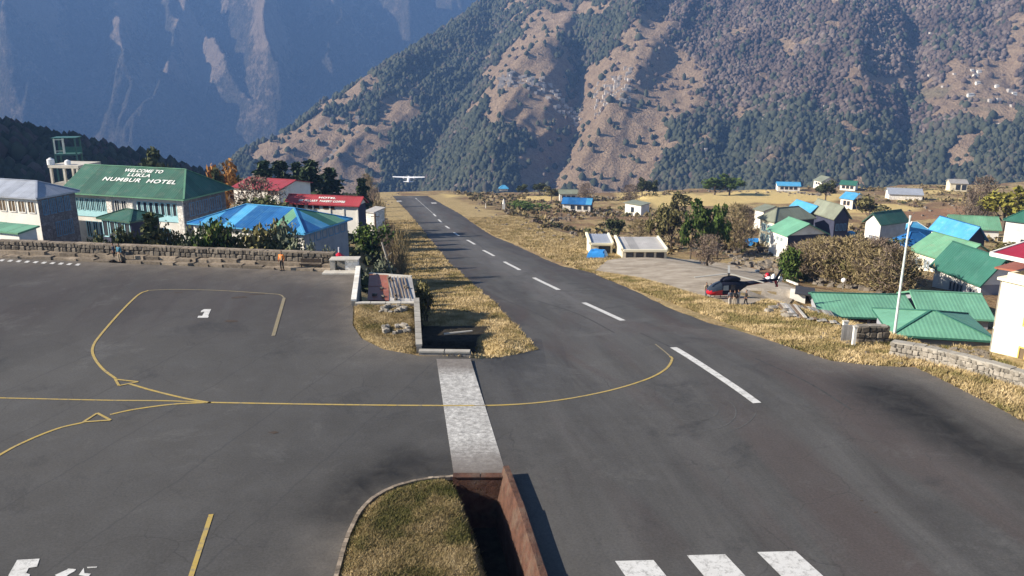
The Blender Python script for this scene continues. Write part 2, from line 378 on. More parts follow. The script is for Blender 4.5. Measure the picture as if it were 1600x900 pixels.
rl = gp(*RUN_L); rr_ = gp(*RUN_R)
apron_poly = [(-200, -10), (-200, WALL_L[0][1])] + WALL_L + APRON_E[1:] + [PLATFORM[6], PLATFORM[5], PLATFORM[4], PLATFORM[3], Z0((655, 556))[0]] + Z0((700, 556), (714, 747)) + wob(ISLAND[:8], 0.12, 0.5, 3) + [(ISLAND[8][0], -10)]
trr = [(p[0] + 0.05, p[1]) for p in Z0((796, 745), (817, 800), (850, 900), (885, 1010), (1050, 1500))]
rl2 = wob(rl, 0.35, 2.0, 9, 2.0); 
rr2 = wob(rr_, 0.35, 2.0, 4, 2.0)
run_poly = Z0((714, 745), (700, 556), (735, 556)) + wob(gp((748, 561), (775, 559), (805, 554), (828, 549)), .12, .5, 31) + rl2 + rr2 + [(rr_[-1][0] + 4, -10), (trr[-1][0] + 2, -10)] + trr[::-1]
RUNPOLY = run_poly; APR = apron_poly
asph = inpoly(GX, GY, RUNPOLY) | inpoly(GX, GY, APR)
isl = inpoly(GX, GY, ISLAND) | inpoly(GX, GY, TRENCH) | inpoly(GX, GY, PLATFORM)
GZ = np.where(asph & ~isl, GZ - 0.12, GZ)
S_, T_ = st(GX, GY)
GV = np.stack([GX, GY, GZ], -1).reshape(-1, 3)
straw = np.maximum(soft(GX, GY, gp((668, 306), (720, 335), (800, 381), (928, 427), (1050, 484), (1200, 531), (1430, 574), (1600, 657), (1600, 600), (1430, 545), (1300, 520), (1230, 500), (1150, 470), (1100, 455), (1000, 440), (930, 405), (860, 372), (790, 340), (690, 303)), 3.0),
                   ((T_ > -24) & (T_ < -4) & (S_ > 12)).astype(float))
straw = np.maximum(straw, inpoly(GX, GY, PLATFORM).astype(float)); straw = np.maximum(straw, inpoly(GX, GY, ISLAND) * 0.9)
field = np.zeros_like(GX)
for pg in (((1190, 296), (1330, 303), (1300, 318), (1180, 316), (1040, 325), (1000, 312), (1100, 303)), ((500, 345), (590, 345), (590, 366), (500, 366)), ((1400, 312), (1440, 318), (1450, 310)), ((1455, 308), (1550, 310), (1530, 328)), ((1335, 318), (1440, 325), (1430, 342), (1330, 336)), ((960, 298), (1090, 304), (1050, 320), (970, 314)), ((1440, 300), (1480, 296), (1500, 304)), ((810, 297), (870, 303), (860, 315), (800, 310)), ((1320, 322), (1380, 325), (1370, 333), (1320, 333)), ((690, 303), (760, 300), (760, 306), (700, 309))):
    field = np.maximum(field, soft(GX, GY, gp(*pg), 4.0))
soil = np.maximum(soft(GX, GY, gp((1345, 545), (1430, 545), (1440, 572), (1345, 562)), 1.5), soft(GX, GY, gp((1330, 335), (1500, 320), (1560, 345), (1400, 345)), 8))
wood = ((GX < -150) & (GY > 260)) * 1.0
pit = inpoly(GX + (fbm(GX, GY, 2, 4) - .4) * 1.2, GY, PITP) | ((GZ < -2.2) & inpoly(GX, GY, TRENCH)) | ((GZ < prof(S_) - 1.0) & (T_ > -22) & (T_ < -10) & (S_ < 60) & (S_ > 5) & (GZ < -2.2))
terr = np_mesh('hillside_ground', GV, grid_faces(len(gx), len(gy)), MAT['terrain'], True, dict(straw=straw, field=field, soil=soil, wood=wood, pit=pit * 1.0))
terr['kind'] = 'structure'

# ------------------------------------------------------------------ asphalt
DUST = Z0((552, 478), (562, 421), (480, 425), (470, 440), (540, 450), (535, 490), (549, 520))
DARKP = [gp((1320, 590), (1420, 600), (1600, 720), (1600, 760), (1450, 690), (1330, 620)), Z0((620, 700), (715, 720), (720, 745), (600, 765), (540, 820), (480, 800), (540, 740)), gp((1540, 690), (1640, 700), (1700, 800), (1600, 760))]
def f_dust(x, y):
    d = np.maximum(soft(x, y, DUST, 3.0) * 0.8, np.exp(-pseg(x, y, WALL_L) / 2.5) * 0.8)
    d = np.maximum(d, np.exp(-pseg(x, y, ISLAND, True) / 1.3) * 0.6)
    d = np.maximum(d, np.exp(-pseg(x, y, PLATFORM, True) / 1.6) * 0.6)
    return np.maximum(d, np.exp(-pseg(x, y, rr_[8:]) / 1.4) * 0.7)
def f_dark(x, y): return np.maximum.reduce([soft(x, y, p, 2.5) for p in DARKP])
def f_run(x, y):
    s, t = st(x, y); return sm((t + 17) / 4.0)
def f_edge(x, y):
    s, t = st(x, y); k = np.clip(abs(t + 1.0) / 9.0, 0, 1); return 0.45 + (k - 0.45) * sm((s - 8) / 30)
AT = dict(edge=f_edge, runway=f_run, dust=f_dust, dark=f_dark)
sheet('apron', apron_poly, MAT['asphalt'], None, 1.2, AT)
sheet('runway', run_poly, MAT['asphalt'], 0.003, 1.5, AT)

# ------------------------------------------------------------------ painted markings
def ribbon(name, pts, width, mat, lift=0.012, res=1.0, closed=False):
    P = [Vector((p[0], p[1])) for p in pts]; Q = []
    for a, b in zip(P, P[1:]):
        n = max(1, int((b - a).length / res))
        for i in range(n): Q.append(a + (b - a) * i / n)
    Q.append(P[-1]); V = []; F = []
    for i, q in enumerate(Q):
        d = (Q[min(i + 1, len(Q) - 1)] - Q[max(i - 1, 0)]).normalized(); n = Vector((-d.y, d.x)) * width / 2
        for sgn in (1, -1): V.append((q + n * sgn))
    Z = ground(np.array([v.x for v in V]), np.array([v.y for v in V])) + lift
    F = [(2 * i, 2 * i + 1, 2 * i + 3, 2 * i + 2) for i in range(len(Q) - 1)]
    o = mesh_obj(name, [(v.x, v.y, z) for v, z in zip(V, Z)], F, mat); o['kind'] = 'structure'; return o
def catmull(pts, n=8):
    out = []; P = [np.array(p, float) for p in pts]; P = [2 * P[0] - P[1]] + P + [2 * P[-1] - P[-2]]
    for i in range(1, len(P) - 2):
        for k in range(n):
            t = k / n; a, b, c, d = P[i - 1], P[i], P[i + 1], P[i + 2]
            out.append(0.5 * ((2 * b) + (c - a) * t + (2 * a - 5 * b + 4 * c - d) * t * t + (3 * b - a - 3 * c + d) * t ** 3))
    out.append(P[-2]); return out
def line_px(name, pts, width, mat, curve=True, lift=0.012):
    pp = catmull(pts) if curve else pts
    return ribbon(name, [G(p[0], p[1]) for p in pp], width, mat, lift)
dashes = [((1183, 630), (1052, 543)), ((973, 501), (912, 473)), ((873, 453), (834, 434)), ((812, 422), (788, 409)), ((772, 400), (755, 391)), ((742, 382), (730, 375)), ((717, 368.5), (709, 363)), ((702, 357), (696, 353)), ((690, 347.5), (685, 343)), ((681, 338), (677, 334)), ((651, 311), (649, 309.5))]
for a, b in dashes: line_px('centreline_dash', [a, b], 0.52, MAT['white_paint'], False, 0.02)
for (x, y) in ((624, 315), (679, 318)):
    p = G(x, y); q = xy(*(np.array(st(p.x, p.y)) + (6, 0))); ribbon('aiming_marker', [p, q], 2.0, MAT['white_paint'], 0.03)
line_px('old_centreline', [(676, 333), (660, 319), (651, 311)], 0.14, MAT['white_paint'], False, 0.02)
for a, b in (((1183, 863), (1330, 1010)), ((1073, 868), (1190, 1010)), ((961, 877), (1052, 1010))):
    wpx = 60; A = PZ(*a); B = PZ(a[0] + wpx, a[1] - 1.5); C = PZ(b[0] + wpx * 1.3, b[1]); D = PZ(*b)
    o = mesh_obj('threshold_stripe', [(p.x, p.y, 0.016) for p in (A, D, C, B)], [(0, 1, 2, 3)], MAT['white_paint']); o['kind'] = 'structure'
YW = 0.17
line_px('taxi_line', [(320, 629), (430, 631), (560, 633), (700, 634), (790, 633), (870, 626), (950, 611), (1010, 593), (1040, 577), (1050, 562), (1047, 557)], YW, MAT['yellow_paint'], True, 0.02)
line_px('taxi_line', [(1047, 557), (1038, 549), (1024, 538)], YW * .7, MAT['faint_yellow'], True, 0.02)
line_px('taxi_line', [(-200, 618), (0, 622), (160, 625.5), (260, 626.5), (330, 629)], YW * .8, MAT['yellow_paint'], True, 0.016)
line_px('taxi_line', [(330, 629), (270, 632), (210, 640), (172, 648)], YW, MAT['yellow_paint'], True, 0.020)
line_px('taxi_line', [(132, 660), (90, 670), (40, 690), (0, 711), (-60, 750)], YW, MAT['yellow_paint'], True, 0.020)
line_px('taxi_line', [(325, 629), (290, 623), (240, 611), (202, 600)], YW, MAT['yellow_paint'], True, 0.024)
line_px('taxi_line', [(181, 592), (160, 576), (146, 556), (146, 540), (160, 520), (190, 486), (216, 461), (232, 454)], YW, MAT['yellow_paint'], True, 0.020)
line_px('taxi_line', [(232, 454), (270, 452.5), (340, 454), (420, 459), (438, 461), (444, 466)], YW * 0.8, MAT['faint_yellow'], True, 0.020)
line_px('stand_line', [(444, 466), (427, 525)], 0.26, MAT['faint_yellow'], False, 0.024)
line_px('stand_line', [(330, 804), (297, 905), (285, 950)], 0.2, MAT['yellow_paint'], False, 0.020)
for tri in ([(180, 593), (216, 597), (186, 603)], [(130, 660), (152, 646), (173, 657)]):
    P = [PZ(*p) for p in tri]
    for i in range(3): ribbon('taxi_arrow', [P[i], P[(i + 1) % 3]], 0.15, MAT['yellow_paint'], 0.028 + 0.003 * i)
def marks(name, polys, lift=0.02, mat=None):
    V = []; F = []
    for pg in polys:
        F.append(tuple(range(len(V), len(V) + len(pg)))); V += [(*PZ(*p)[:2], lift) for p in pg]
    o = mesh_obj(name, V, F, mat or MAT['white_paint'])
    for p in o.data.polygons:
        if p.normal.z < 0: p.flip()
    o['kind'] = 'structure'; return o
marks('stand_number_one', [[(319, 483.3), (330, 483.3), (325.2, 493.8), (326.5, 493.8), (325, 496.8), (308.5, 496.8), (310, 493.8), (316, 493.8), (319.5, 487.2), (313.5, 488.6), (314.5, 485.8)]])
marks('stand_number_two', [[(27, 875.5), (62, 873.5), (58, 886), (45, 888), (41, 896), (47, 898), (38, 930), (2, 930), (14, 898)]])
marks('worn_lettering', [[(86, 899), (104, 891), (107, 889), (119, 890), (117, 893), (106, 899), (96, 910)], [(123, 899), (131, 888), (132, 896), (142, 897), (138, 902)], [(136, 886.5), (152, 885.5), (151, 887.5), (137, 888.5)]], 0.02)
for i in range(10):
    x = 3 + 13.2 * i - 2; y = 406.8 + 0.74 * i
    marks('stripe_marking', [[(x - 3.5, y + 1.2), (x + 1.5, y - 1.4), (x + 7, y - 1.0), (x + 2.5, y + 1.8)]])

# ------------------------------------------------------------------ mountains
def plane3(a, b, c):
    n = (b - a).cross(c - a); 
    return lambda x, y: a.z - (n.x * (x - a.x) + n.y * (y - a.y)) / n.z
def onplane(px, py, a, b, c):
    n = (b - a).cross(c - a); d = Vector(ray(px, py)); o = Vector((0, 0, HC))
    k = (a - o).dot(n) / d.dot(n); return o + d * k
# near mountain (right)
Ta, Tc, Tb = PY(372, 252, 1500), PY(760, 0, 2050), PY(1500, 288, 1080)
faceN = plane3(Ta, Tc, Tb)
crest = Tc - Ta; back_b = Ta + Vector((-700, 250, -520))
faceB = plane3(Ta, Tc, back_b)
gradN = (Tc - Ta).cross(Tb - Ta); fall = Vector((gradN.x, gradN.y)).normalized()      # uphill or downhill axis in plan
def N(px, py): return tuple(onplane(px, py, Ta, Tc, Tb)[:2])
gul = [([N(905, -60), N(900, 60), N(905, 120), N(900, 190), N(860, 300)], 55, 48), ([N(1425, 0), N(1440, 90), N(1425, 150), N(1410, 280)], 40, 42), ([N(770, -40), N(770, 40), N(700, 170), N(640, 290)], 40, 60),
       ([N(1540, 30), N(1590, 110), N(1650, 140)], 45, 50), ([N(560, 190), N(520, 240), N(480, 290)], 20, 35), ([N(1180, -30), N(1160, 110), N(1120, 280)], 18, 50)]
rid = [([N(940, -80), N(870, 90), N(800, 150), N(760, 290)], 40, 60), ([N(985, -50), N(1000, 110), N(960, 200), N(900, 300)], 38, 60), ([N(640, 110), N(580, 190), N(530, 280)], 22, 45), ([N(1600, 20), N(1570, 70), N(1600, 100)], 40, 40), ([N(1320, -20), N(1340, 100), N(1300, 280)], 16, 60)]
def mtn_near(x, y):
    u = x * fall.y - y * fall.x; v = x * fall.x + y * fall.y
    z = faceN(x, y) + (ridged(u / 170., v / 520., 4, 31) - 0.45) * 62 + (ridged(u / 60., v / 90., 3, 41) - 0.4) * 18 + (fbm(x / 14., y / 14., 2, 44) - .4) * 4
    for pts, dep, wd in gul: z = z - dep * np.exp(-(pseg(x, y, pts) / wd) ** 1.3)
    for pts, dep, wd in rid: z = z + dep * np.exp(-(pseg(x, y, pts) / wd) ** 1.3)
    zb = faceB(x, y) + (ridged(x / 150., y / 150., 3, 51) - 0.45) * 40 + (ridged(u / 60., v / 90., 3, 41) - 0.4) * 14
    k = 14.0
    z = -k * np.logaddexp(-z / k, -zb / k)
    return z
def polar(name, fn, az0, az1, naz, r0, r1, nr, mat, attrs=None, pw=1.0):
    az = np.linspace(R(az0), R(az1), naz); rr0 = r0 + (r1 - r0) * np.linspace(0, 1, nr) ** pw
    A, D = np.meshgrid(az, rr0, indexing='ij'); X = np.sin(A) * D; Y = np.cos(A) * D; Z = fn(X, Y)
    o = np_mesh(name, np.stack([X, Y, Z], -1).reshape(-1, 3), grid_faces(naz, nr), mat, True, {k: f(X, Y, Z) for k, f in (attrs or {}).items()})
    o['kind'] = 'structure'; return o, X, Y, Z
def pix(x, y, z):      # world -> photo pixel (used only to lay out ground cover by eye)
    dz = z - HC; fwd = y * CP - dz * SP; upv = y * SP + dz * CP
    return 800 + FPX * x / fwd, 450 - FPX * upv / fwd
BARE = [[(760, 110), (800, 50), (850, -10), (885, 20), (893, 110), (895, 185), (850, 215), (770, 205), (775, 150)], [(915, 100), (985, 55), (1070, 90), (1125, 160), (1040, 185), (1040, 240), (1010, 305), (800, 305), (815, 250), (880, 200), (900, 160)], [(440, 300), (470, 230), (560, 190), (600, 210), (560, 300)],
        [(365, 255), (450, 205), (520, 180), (560, 175), (500, 225), (430, 262)], [(620, 150), (665, 140), (650, 180), (600, 230), (540, 250), (560, 200)], [(880, 0), (950, 0), (900, 40), (840, 70)], [(1000, 20), (1050, 25), (1030, 75), (990, 65)],
        [(1330, 120), (1410, 110), (1400, 140), (1320, 145)], [(1480, 110), (1600, 95), (1600, 185), (1500, 165), (1430, 160), (1440, 140)], [(1570, 20), (1620, 0), (1620, 100), (1590, 90)], [(1480, 200), (1520, 190), (1515, 250), (1490, 260)]]
def wpoly(pg): return [N(*p) for p in pg]
def eye(x, y, z, amp, sd):
    px, py = pix(x, y, z); return px + (fbm(x / 45., y / 45., 4, sd) - .47) * amp, py + (fbm(x / 45., y / 45., 4, sd + 5) - .47) * amp
def a_bare(x, y, z):
    px, py = eye(x, y, z, 70, 61); b = np.maximum.reduce([soft(px, py, p, 26.0) for p in BARE]); k = sm((640 - px) / 120) * sm((fbm(x / 70., y / 110., 4, 75) - .44) / .12) * .8
    k2 = sm((fbm(x / 60., y / 90., 4, 79) - .56) / .1) * .55
    return np.maximum.reduce([b, k, k2]) * 0.84 + 0.22 * fbm(x / 60., y / 60., 4, 71)
ROCKS = [[(780, 165), (905, 140), (910, 165), (850, 180), (785, 190)], [(935, 135), (975, 130), (1000, 190), (970, 210), (950, 165)]]
def a_rock(x, y, z):
    px, py = eye(x, y, z, 20, 64); return np.maximum.reduce([soft(px, py, p, 12.0) for p in ROCKS]) * 0.36
PATCH = [[(1432, 142), (1485, 135), (1480, 152), (1435, 155)], [(1515, 168), (1560, 172), (1550, 175), (1515, 171)], [(1495, 148), (1600, 160), (1600, 166), (1500, 155)]]
def a_patch(x, y, z):
    px, py = eye(x, y, z, 6, 66); return np.maximum.reduce([soft(px, py, p, 4.0) for p in PATCH])
mN, NX, NY, NZ = polar('near_mountain', mtn_near, -34, 44, 560, 960, 2600, 380, MAT['mtn_near'], dict(bare=a_bare, rock=a_rock, patch=a_patch), 1.25)
# far mountain (left)
La, Lc, Lb = PY(0, 290, 3000), PY(300, -40, 4500), PY(700, 290, 3300)
faceL = plane3(La, Lc, Lb)
def M(px, py): return tuple(onplane(px, py, La, Lc, Lb)[:2])
spur = [([M(150, -90), M(140, 0), M(100, 85), M(95, 130), M(35, 200)], 300, 170), ([M(215, -60), M(205, 40), M(195, 130), M(200, 230)], 190, 150), ([M(300, -80), M(270, 60), M(285, 150), M(240, 260)], 120, 120), ([M(330, -60), M(375, 35), M(425, 110), M(430, 230)], 230, 140),
        ([M(455, -60), M(480, 60), M(540, 130), M(530, 200)], 170, 150), ([M(300, 90), M(330, 130), M(370, 200), M(400, 240)], 130, 90), ([M(600, -100), M(590, 0), M(640, 90)], 170, 130), ([M(680, -100), M(690, 0), M(720, 60)], 170, 140), ([M(20, 60), M(0, 120), M(-40, 200)], 160, 130), ([M(-80, 20), M(-60, 90), M(-120, 200)], 150, 150)]
def mtn_far(x, y):
    wx = x + (fbm(x / 300., y / 300., 3, 83) - .45) * 160; wy = y + (fbm(x / 300., y / 300., 3, 87) - .45) * 160
    z = faceL(x, y) - 90 + (ridged(wx / 330., wy / 800., 5, 81) - 0.45) * 340 + (ridged(wx / 110., wy / 170., 4, 91) - 0.4) * 105
    e = np.zeros_like(z)
    for pts, dep, wd in spur: e = np.maximum(e, dep * 1.6 * np.exp(-(pseg(wx, wy, pts) / (wd * .85)) ** 1.3))
    z = z + e + (fbm(x / 35., y / 35., 3, 93) - .45) * 22
    # crest line drops away to the far left
    cap = PY(0, 62, 4300).z + (x - PY(0, 62, 4300).x) * 0.42 + (fbm(x / 200., y / 200., 3, 95) - .45) * 80
    k = 25.0
    z = -k * np.logaddexp(-z / k, -cap / k); top = 560 + (fbm(x / 260., y / 260., 3, 99) - .45) * 160
    return -50 * np.logaddexp(-z / 50, -top / 50)
LB = [[(60, 100), (115, 70), (100, 160), (30, 200)], [(190, 30), (230, 20), (220, 100), (200, 200)], [(290, 90), (330, 100), (350, 190), (300, 150)], [(400, 60), (440, 130), (445, 210), (425, 200)], [(470, 10), (540, 30), (560, 120), (500, 100)], [(240, 150), (300, 170), (240, 230)]]
LBW = [[M(*p) for p in pg] for pg in LB]
LRW = [[M(*p) for p in pg] for pg in ([(500, 60), (520, 62), (530, 85), (515, 82)], [(343, 122), (358, 140), (385, 190), (402, 206), (372, 188), (352, 150)], [(385, 38), (392, 42), (391, 52), (386, 50)])]
def l_bare(x, y, z): return np.maximum.reduce([soft(x, y, p, 120.0) for p in LBW]) * 0.6 + 0.45 * fbm(x / 200., y / 200., 4, 97)
def l_rock(x, y, z): return np.maximum.reduce([soft(x, y, p, 26.0) for p in LRW]) * 0.62
polar('far_mountain', mtn_far, -44, 8, 480, 2700, 5300, 400, MAT['mtn_far'], dict(bare=l_bare, rock=l_rock, patch=lambda x, y, z: x * 0))
def mtn_back(x, y): return -60 * np.logaddexp(-mtn_back0(x, y) / 60, -(690 + (fbm(x / 400., y / 400., 3, 98) - .45) * 200) / 60)
def mtn_back0(x, y): return -900 + (y - 6200) * 1.25 + (ridged(x / 900., y / 1500., 4, 101) - .45) * 520 + (ridged(x / 250., y / 300., 3, 103) - .45) * 120
polar('distant_mountain', mtn_back, -48, 30, 200, 6000, 8000, 90, MAT['mtn_far'], dict(bare=lambda x, y, z: x * 0 + .3, rock=lambda x, y, z: x * 0, patch=lambda x, y, z: x * 0))
gorge = mesh_obj('gorge_floor', [(-7400, -400, -560), (7400, -400, -560), (7400, 8100, -560), (-7400, 8100, -560)], [(0, 1, 2, 3)], MAT['mtn_far']); gorge['kind'] = 'structure'
# ------------------------------------------------------------------ haze
hz = bpy.data.materials.new('haze_air'); hz.use_nodes = True; ht = hz.node_tree; ht.nodes.remove(ht.nodes['Principled BSDF'])
pv = ht.nodes.new('ShaderNodeVolumePrincipled'); pv.inputs['Color'].default_value = (0.22, 0.42, 0.88, 1); pv.inputs['Density'].default_value = 0.00016; pv.inputs['Anisotropy'].default_value = 0.0
ht.links.new(pv.outputs[0], ht.nodes['Material Output'].inputs['Volume'])
x0, x1, y0_, y1_, z0, z1 = -7600, 7600, -600, 8300, -980, 830
V = [(a, b, c) for c in (z0, z1) for b in (y0_, y1_) for a in (x0, x1)]
haze = mesh_obj('haze', V, [(0, 2, 3, 1), (4, 5, 7, 6), (0, 1, 5, 4), (2, 6, 7, 3), (0, 4, 6, 2), (1, 3, 7, 5)], hz); haze['kind'] = 'stuff'
# ------------------------------------------------------------------ object building helpers
class MB:
    def __init__(s): s.v = []; s.f = []
    def add(s, vs, fs):
        n = len(s.v); s.v += [tuple(v) for v in vs]; s.f += [tuple(i + n for i in f) for f in fs]; return s
    def box(s, x0, x1, y0, y1, z0, z1, M=None):
        vs = [(x, y, z) for z in (z0, z1) for y in (y0, y1) for x in (x0, x1)]
        if M is not None: vs = [M @ Vector(v) for v in vs]
        return s.add(vs, [(0, 2, 3, 1), (4, 5, 7, 6), (0, 1, 5, 4), (2, 6, 7, 3), (0, 4, 6, 2), (1, 3, 7, 5)])
    def bar(s, a, b, w, h=None, up=(0, 0, 1)):
        a = Vector(a); b = Vector(b); d = (b - a).normalized(); u = Vector(up)
        sd = d.cross(u); sd = sd.normalized() if sd.length > 1e-4 else Vector((1, 0, 0)); u = sd.cross(d); h = h or w
        vs = [p + sd * w / 2 * i + u * h / 2 * j for p in (a, b) for (i, j) in ((-1, -1), (1, -1), (1, 1), (-1, 1))]
        return s.add(vs, [(3, 2, 1, 0), (4, 5, 6, 7), (0, 1, 5, 4), (1, 2, 6, 5), (2, 3, 7, 6), (3, 0, 4, 7)])
    def tube(s, pts, rad, n=6, cap=True):
        pts = [Vector(p) for p in pts]; base = len(s.v); rad = rad if hasattr(rad, '__len__') else [rad] * len(pts)
        for i, p in enumerate(pts):
            d = (pts[min(i + 1, len(pts) - 1)] - pts[max(i - 1, 0)]).normalized(); a = d.orthogonal().normalized(); 
            ref = Vector((0.31, 0.9, 0.2)); a = (ref - d * ref.dot(d)).normalized(); b = d.cross(a)
            for k in range(n):
                an = 2 * math.pi * k / n; s.v.append(tuple(p + (a * math.cos(an) + b * math.sin(an)) * rad[i]))
        for i in range(len(pts) - 1):
            for k in range(n): s.f.append((base + i * n + k, base + i * n + (k + 1) % n, base + (i + 1) * n + (k + 1) % n, base + (i + 1) * n + k))
        if cap:
            s.f.append(tuple(base + k for k in range(n))[::-1]); e = base + (len(pts) - 1) * n; s.f.append(tuple(e + k for k in range(n)))
        return s
    def prism(s, poly, z0, z1):
        n = len(poly); s.add([(p[0], p[1], z0) for p in poly] + [(p[0], p[1], z1) for p in poly], [tuple(range(n))[::-1], tuple(range(n, 2 * n))] + [(i, (i + 1) % n, (i + 1) % n + n, i + n) for i in range(n)]); return s
    def slab(s, poly, th):      # extrude a planar 3d polygon downwards along its normal
        P = [Vector(p) for p in poly]; n = len(P); nr = (P[1] - P[0]).cross(P[2] - P[0]).normalized()
        if nr.z < 0: P = P[::-1]; nr = -nr
        Q = [p - nr * th for p in P]
        return s.add(P + Q, [tuple(range(n)), tuple(range(2 * n - 1, n - 1, -1))] + [(i, i + n, (i + 1) % n + n, (i + 1) % n) for i in range(n)])
    def build(s, name, mat, parent=None, smooth=False): return mesh_obj(name, s.v, s.f, mat, parent, smooth)
def thing(name, label, cat, loc=(0, 0, 0), rz=0.0, group=None):
    o = bpy.data.objects.new(name, None); COL.objects.link(o); o.location = loc; o.rotation_euler = (0, 0, rz); o.empty_display_size = 0.5
    return setp(o, None, label, cat, group)
def copy_tree(o, parent=None):
    c = o.copy(); COL.objects.link(c)
    if parent is not None: c.parent = parent
    for ch in list(o.children): copy_tree(ch, c)
    return c
def C3(name, c, **k): MAT[name] = simple(name, c, **k)
C3('cream_wall', (0.72, 0.66, 0.50), var=0.08, scale=0.8, dirt=(0.42, 0.36, 0.26))
C3('bright_cream_wall', (0.86, 0.80, 0.60), var=0.04, scale=0.6)
C3('white_wall', (0.78, 0.76, 0.70), var=0.08, scale=0.8, dirt=(0.5, 0.46, 0.38))
C3('grey_wall', (0.30, 0.31, 0.34), var=0.15, scale=0.9)
C3('dark_wall', (0.045, 0.05, 0.085), var=0.2, scale=1.0)  # dark blue paint, also colour standing in for shade on end walls
C3('concrete', (0.34, 0.32, 0.28), var=0.2, scale=1.4, dirt=(0.18, 0.16, 0.13), bmp=0.3)
C3('pale_concrete', (0.52, 0.49, 0.43), var=0.15, scale=1.2, dirt=(0.30, 0.27, 0.22), bmp=0.3)
C3('cyan_frame', (0.42, 0.72, 0.78), var=0.05)
C3('white_frame', (0.80, 0.79, 0.74), var=0.05)
C3('blue_frame', (0.13, 0.27, 0.42), var=0.1)
C3('yellow_frame', (0.62, 0.45, 0.12), var=0.1)
C3('brown_frame', (0.20, 0.10, 0.035), var=0.2)
C3('timber', (0.20, 0.14, 0.09), var=0.3, scale=4)
C3('dark_timber', (0.06, 0.045, 0.035), var=0.3, scale=4)
C3('stone', (0.17, 0.145, 0.115), var=0.3, scale=2.5, bmp=0.6, rnd=0.45)
C3('pale_stone', (0.30, 0.27, 0.225), var=0.25, scale=2.5, bmp=0.6, rnd=0.4)
C3('mortar', (0.085, 0.07, 0.055), var=0.3, scale=3, bmp=0.5)
C3('rust_wall', (0.085, 0.040, 0.026), var=0.45, scale=2.2, bmp=1.0, dirt=(0.15, 0.11, 0.08))
C3('bark', (0.11, 0.085, 0.065), var=0.35, scale=6, bmp=0.5)
C3('white_metal', (0.8, 0.8, 0.8), var=0.03, rough=0.4, spec=0.5)
C3('pole_paint', (0.66, 0.74, 0.68), var=0.1, rough=0.5)
C3('tarp_blue', (0.03, 0.24, 0.62), var=0.15, scale=2, rough=0.5)
C3('dark_metal', (0.05, 0.05, 0.055), var=0.2, rough=0.5)
C3('teal_metal', (0.06, 0.16, 0.15), var=0.2, rough=0.5)
C3('ledge_stone', (0.27, 0.22, 0.165), var=0.35, scale=3, bmp=0.6, rnd=0.4, dirt=(0.13, 0.10, 0.075))
def roofm(name, c, dirt, rnd=0.22, d=0.6):
    m, t, b = NT(name, 0.48, 0.35); v = pos_node(t)
    oi = t.nodes.new('ShaderNodeObjectInfo').outputs['Random']
    f = noise(t, v, 0.5, 5, 0.7); c0 = tuple(x * 0.82 for x in c); c1 = tuple(min(1, x * 1.14) for x in c)
    col = ramp(t, f, [(0.3, c0), (0.7, c1)])
    col = mix(t, ramp(t, noise(t, v, 0.9, 6, 0.75), [(0.5, 0), (0.7, d)]), col, dirt)
    col = mix(t, 1.0, col, ramp(t, oi, [(0, 1 - rnd), (1, 1 + rnd * 0.5)]), 'MULTIPLY')
    t.links.new(col, b.inputs['Base Color'])
    wv = mth(t, 'SINE', mth(t, 'MULTIPLY', attr(t, 'eu').outputs['Fac'], 6.2832 / 0.36)); col = mix(t, 1.0, col, ramp(t, mth(t, 'ADD', mth(t, 'MULTIPLY', wv, 0.5), 0.5), [(0, .94), (.35, 1.0), (1, 1.02)]), 'MULTIPLY'); t.links.new(col, b.inputs['Base Color']); bump(t, b, wv, 0.3, 0.02)
    MAT[name] = m; return m
roofm('green_roof', (0.045, 0.125, 0.088), (0.14, 0.17, 0.13)); roofm('bright_green_roof', (0.15, 0.36, 0.24), (0.16, 0.34, 0.22), 0.1)
roofm('pale_green_roof', (0.15, 0.34, 0.21), (0.20, 0.25, 0.17)); roofm('dark_green_roof', (0.038, 0.145, 0.105), (0.07, 0.18, 0.14), 0.08)
roofm('blue_roof', (0.020, 0.13, 0.36), (0.08, 0.24, 0.42), 0.25); roofm('sky_roof', (0.075, 0.33, 0.58), (0.2, 0.4, 0.55), 0.12)
roofm('grey_roof', (0.34, 0.37, 0.43), (0.26, 0.28, 0.31), 0.12); roofm('olive_roof', (0.22, 0.24, 0.18), (0.17, 0.16, 0.12), 0.15)
roofm('red_roof', (0.36, 0.05, 0.06), (0.30, 0.09, 0.08), 0.10); roofm('crimson_roof', (0.36, 0.02, 0.04), (0.30, 0.04, 0.05), 0.08)
roofm('rust_roof', (0.30, 0.10, 0.06), (0.34, 0.19, 0.13), 0.12); roofm('tin_roof', (0.46, 0.44, 0.41), (0.28, 0.25, 0.22), 0.3)
m, t, b = NT('window_glass', 0.12, 0.6); b.inputs['Base Color'].default_value = (0.03, 0.04, 0.055, 1); MAT['glass'] = m
m, t, b = NT('pale_window_glass', 0.2, 0.6); b.inputs['Base Color'].default_value = (0.25, 0.30, 0.33, 1); MAT['pale_glass'] = m
m, t, b = NT('brown_window_glass', 0.2, 0.6); b.inputs['Base Color'].default_value = (0.16, 0.12, 0.08, 1); MAT['brown_glass'] = m
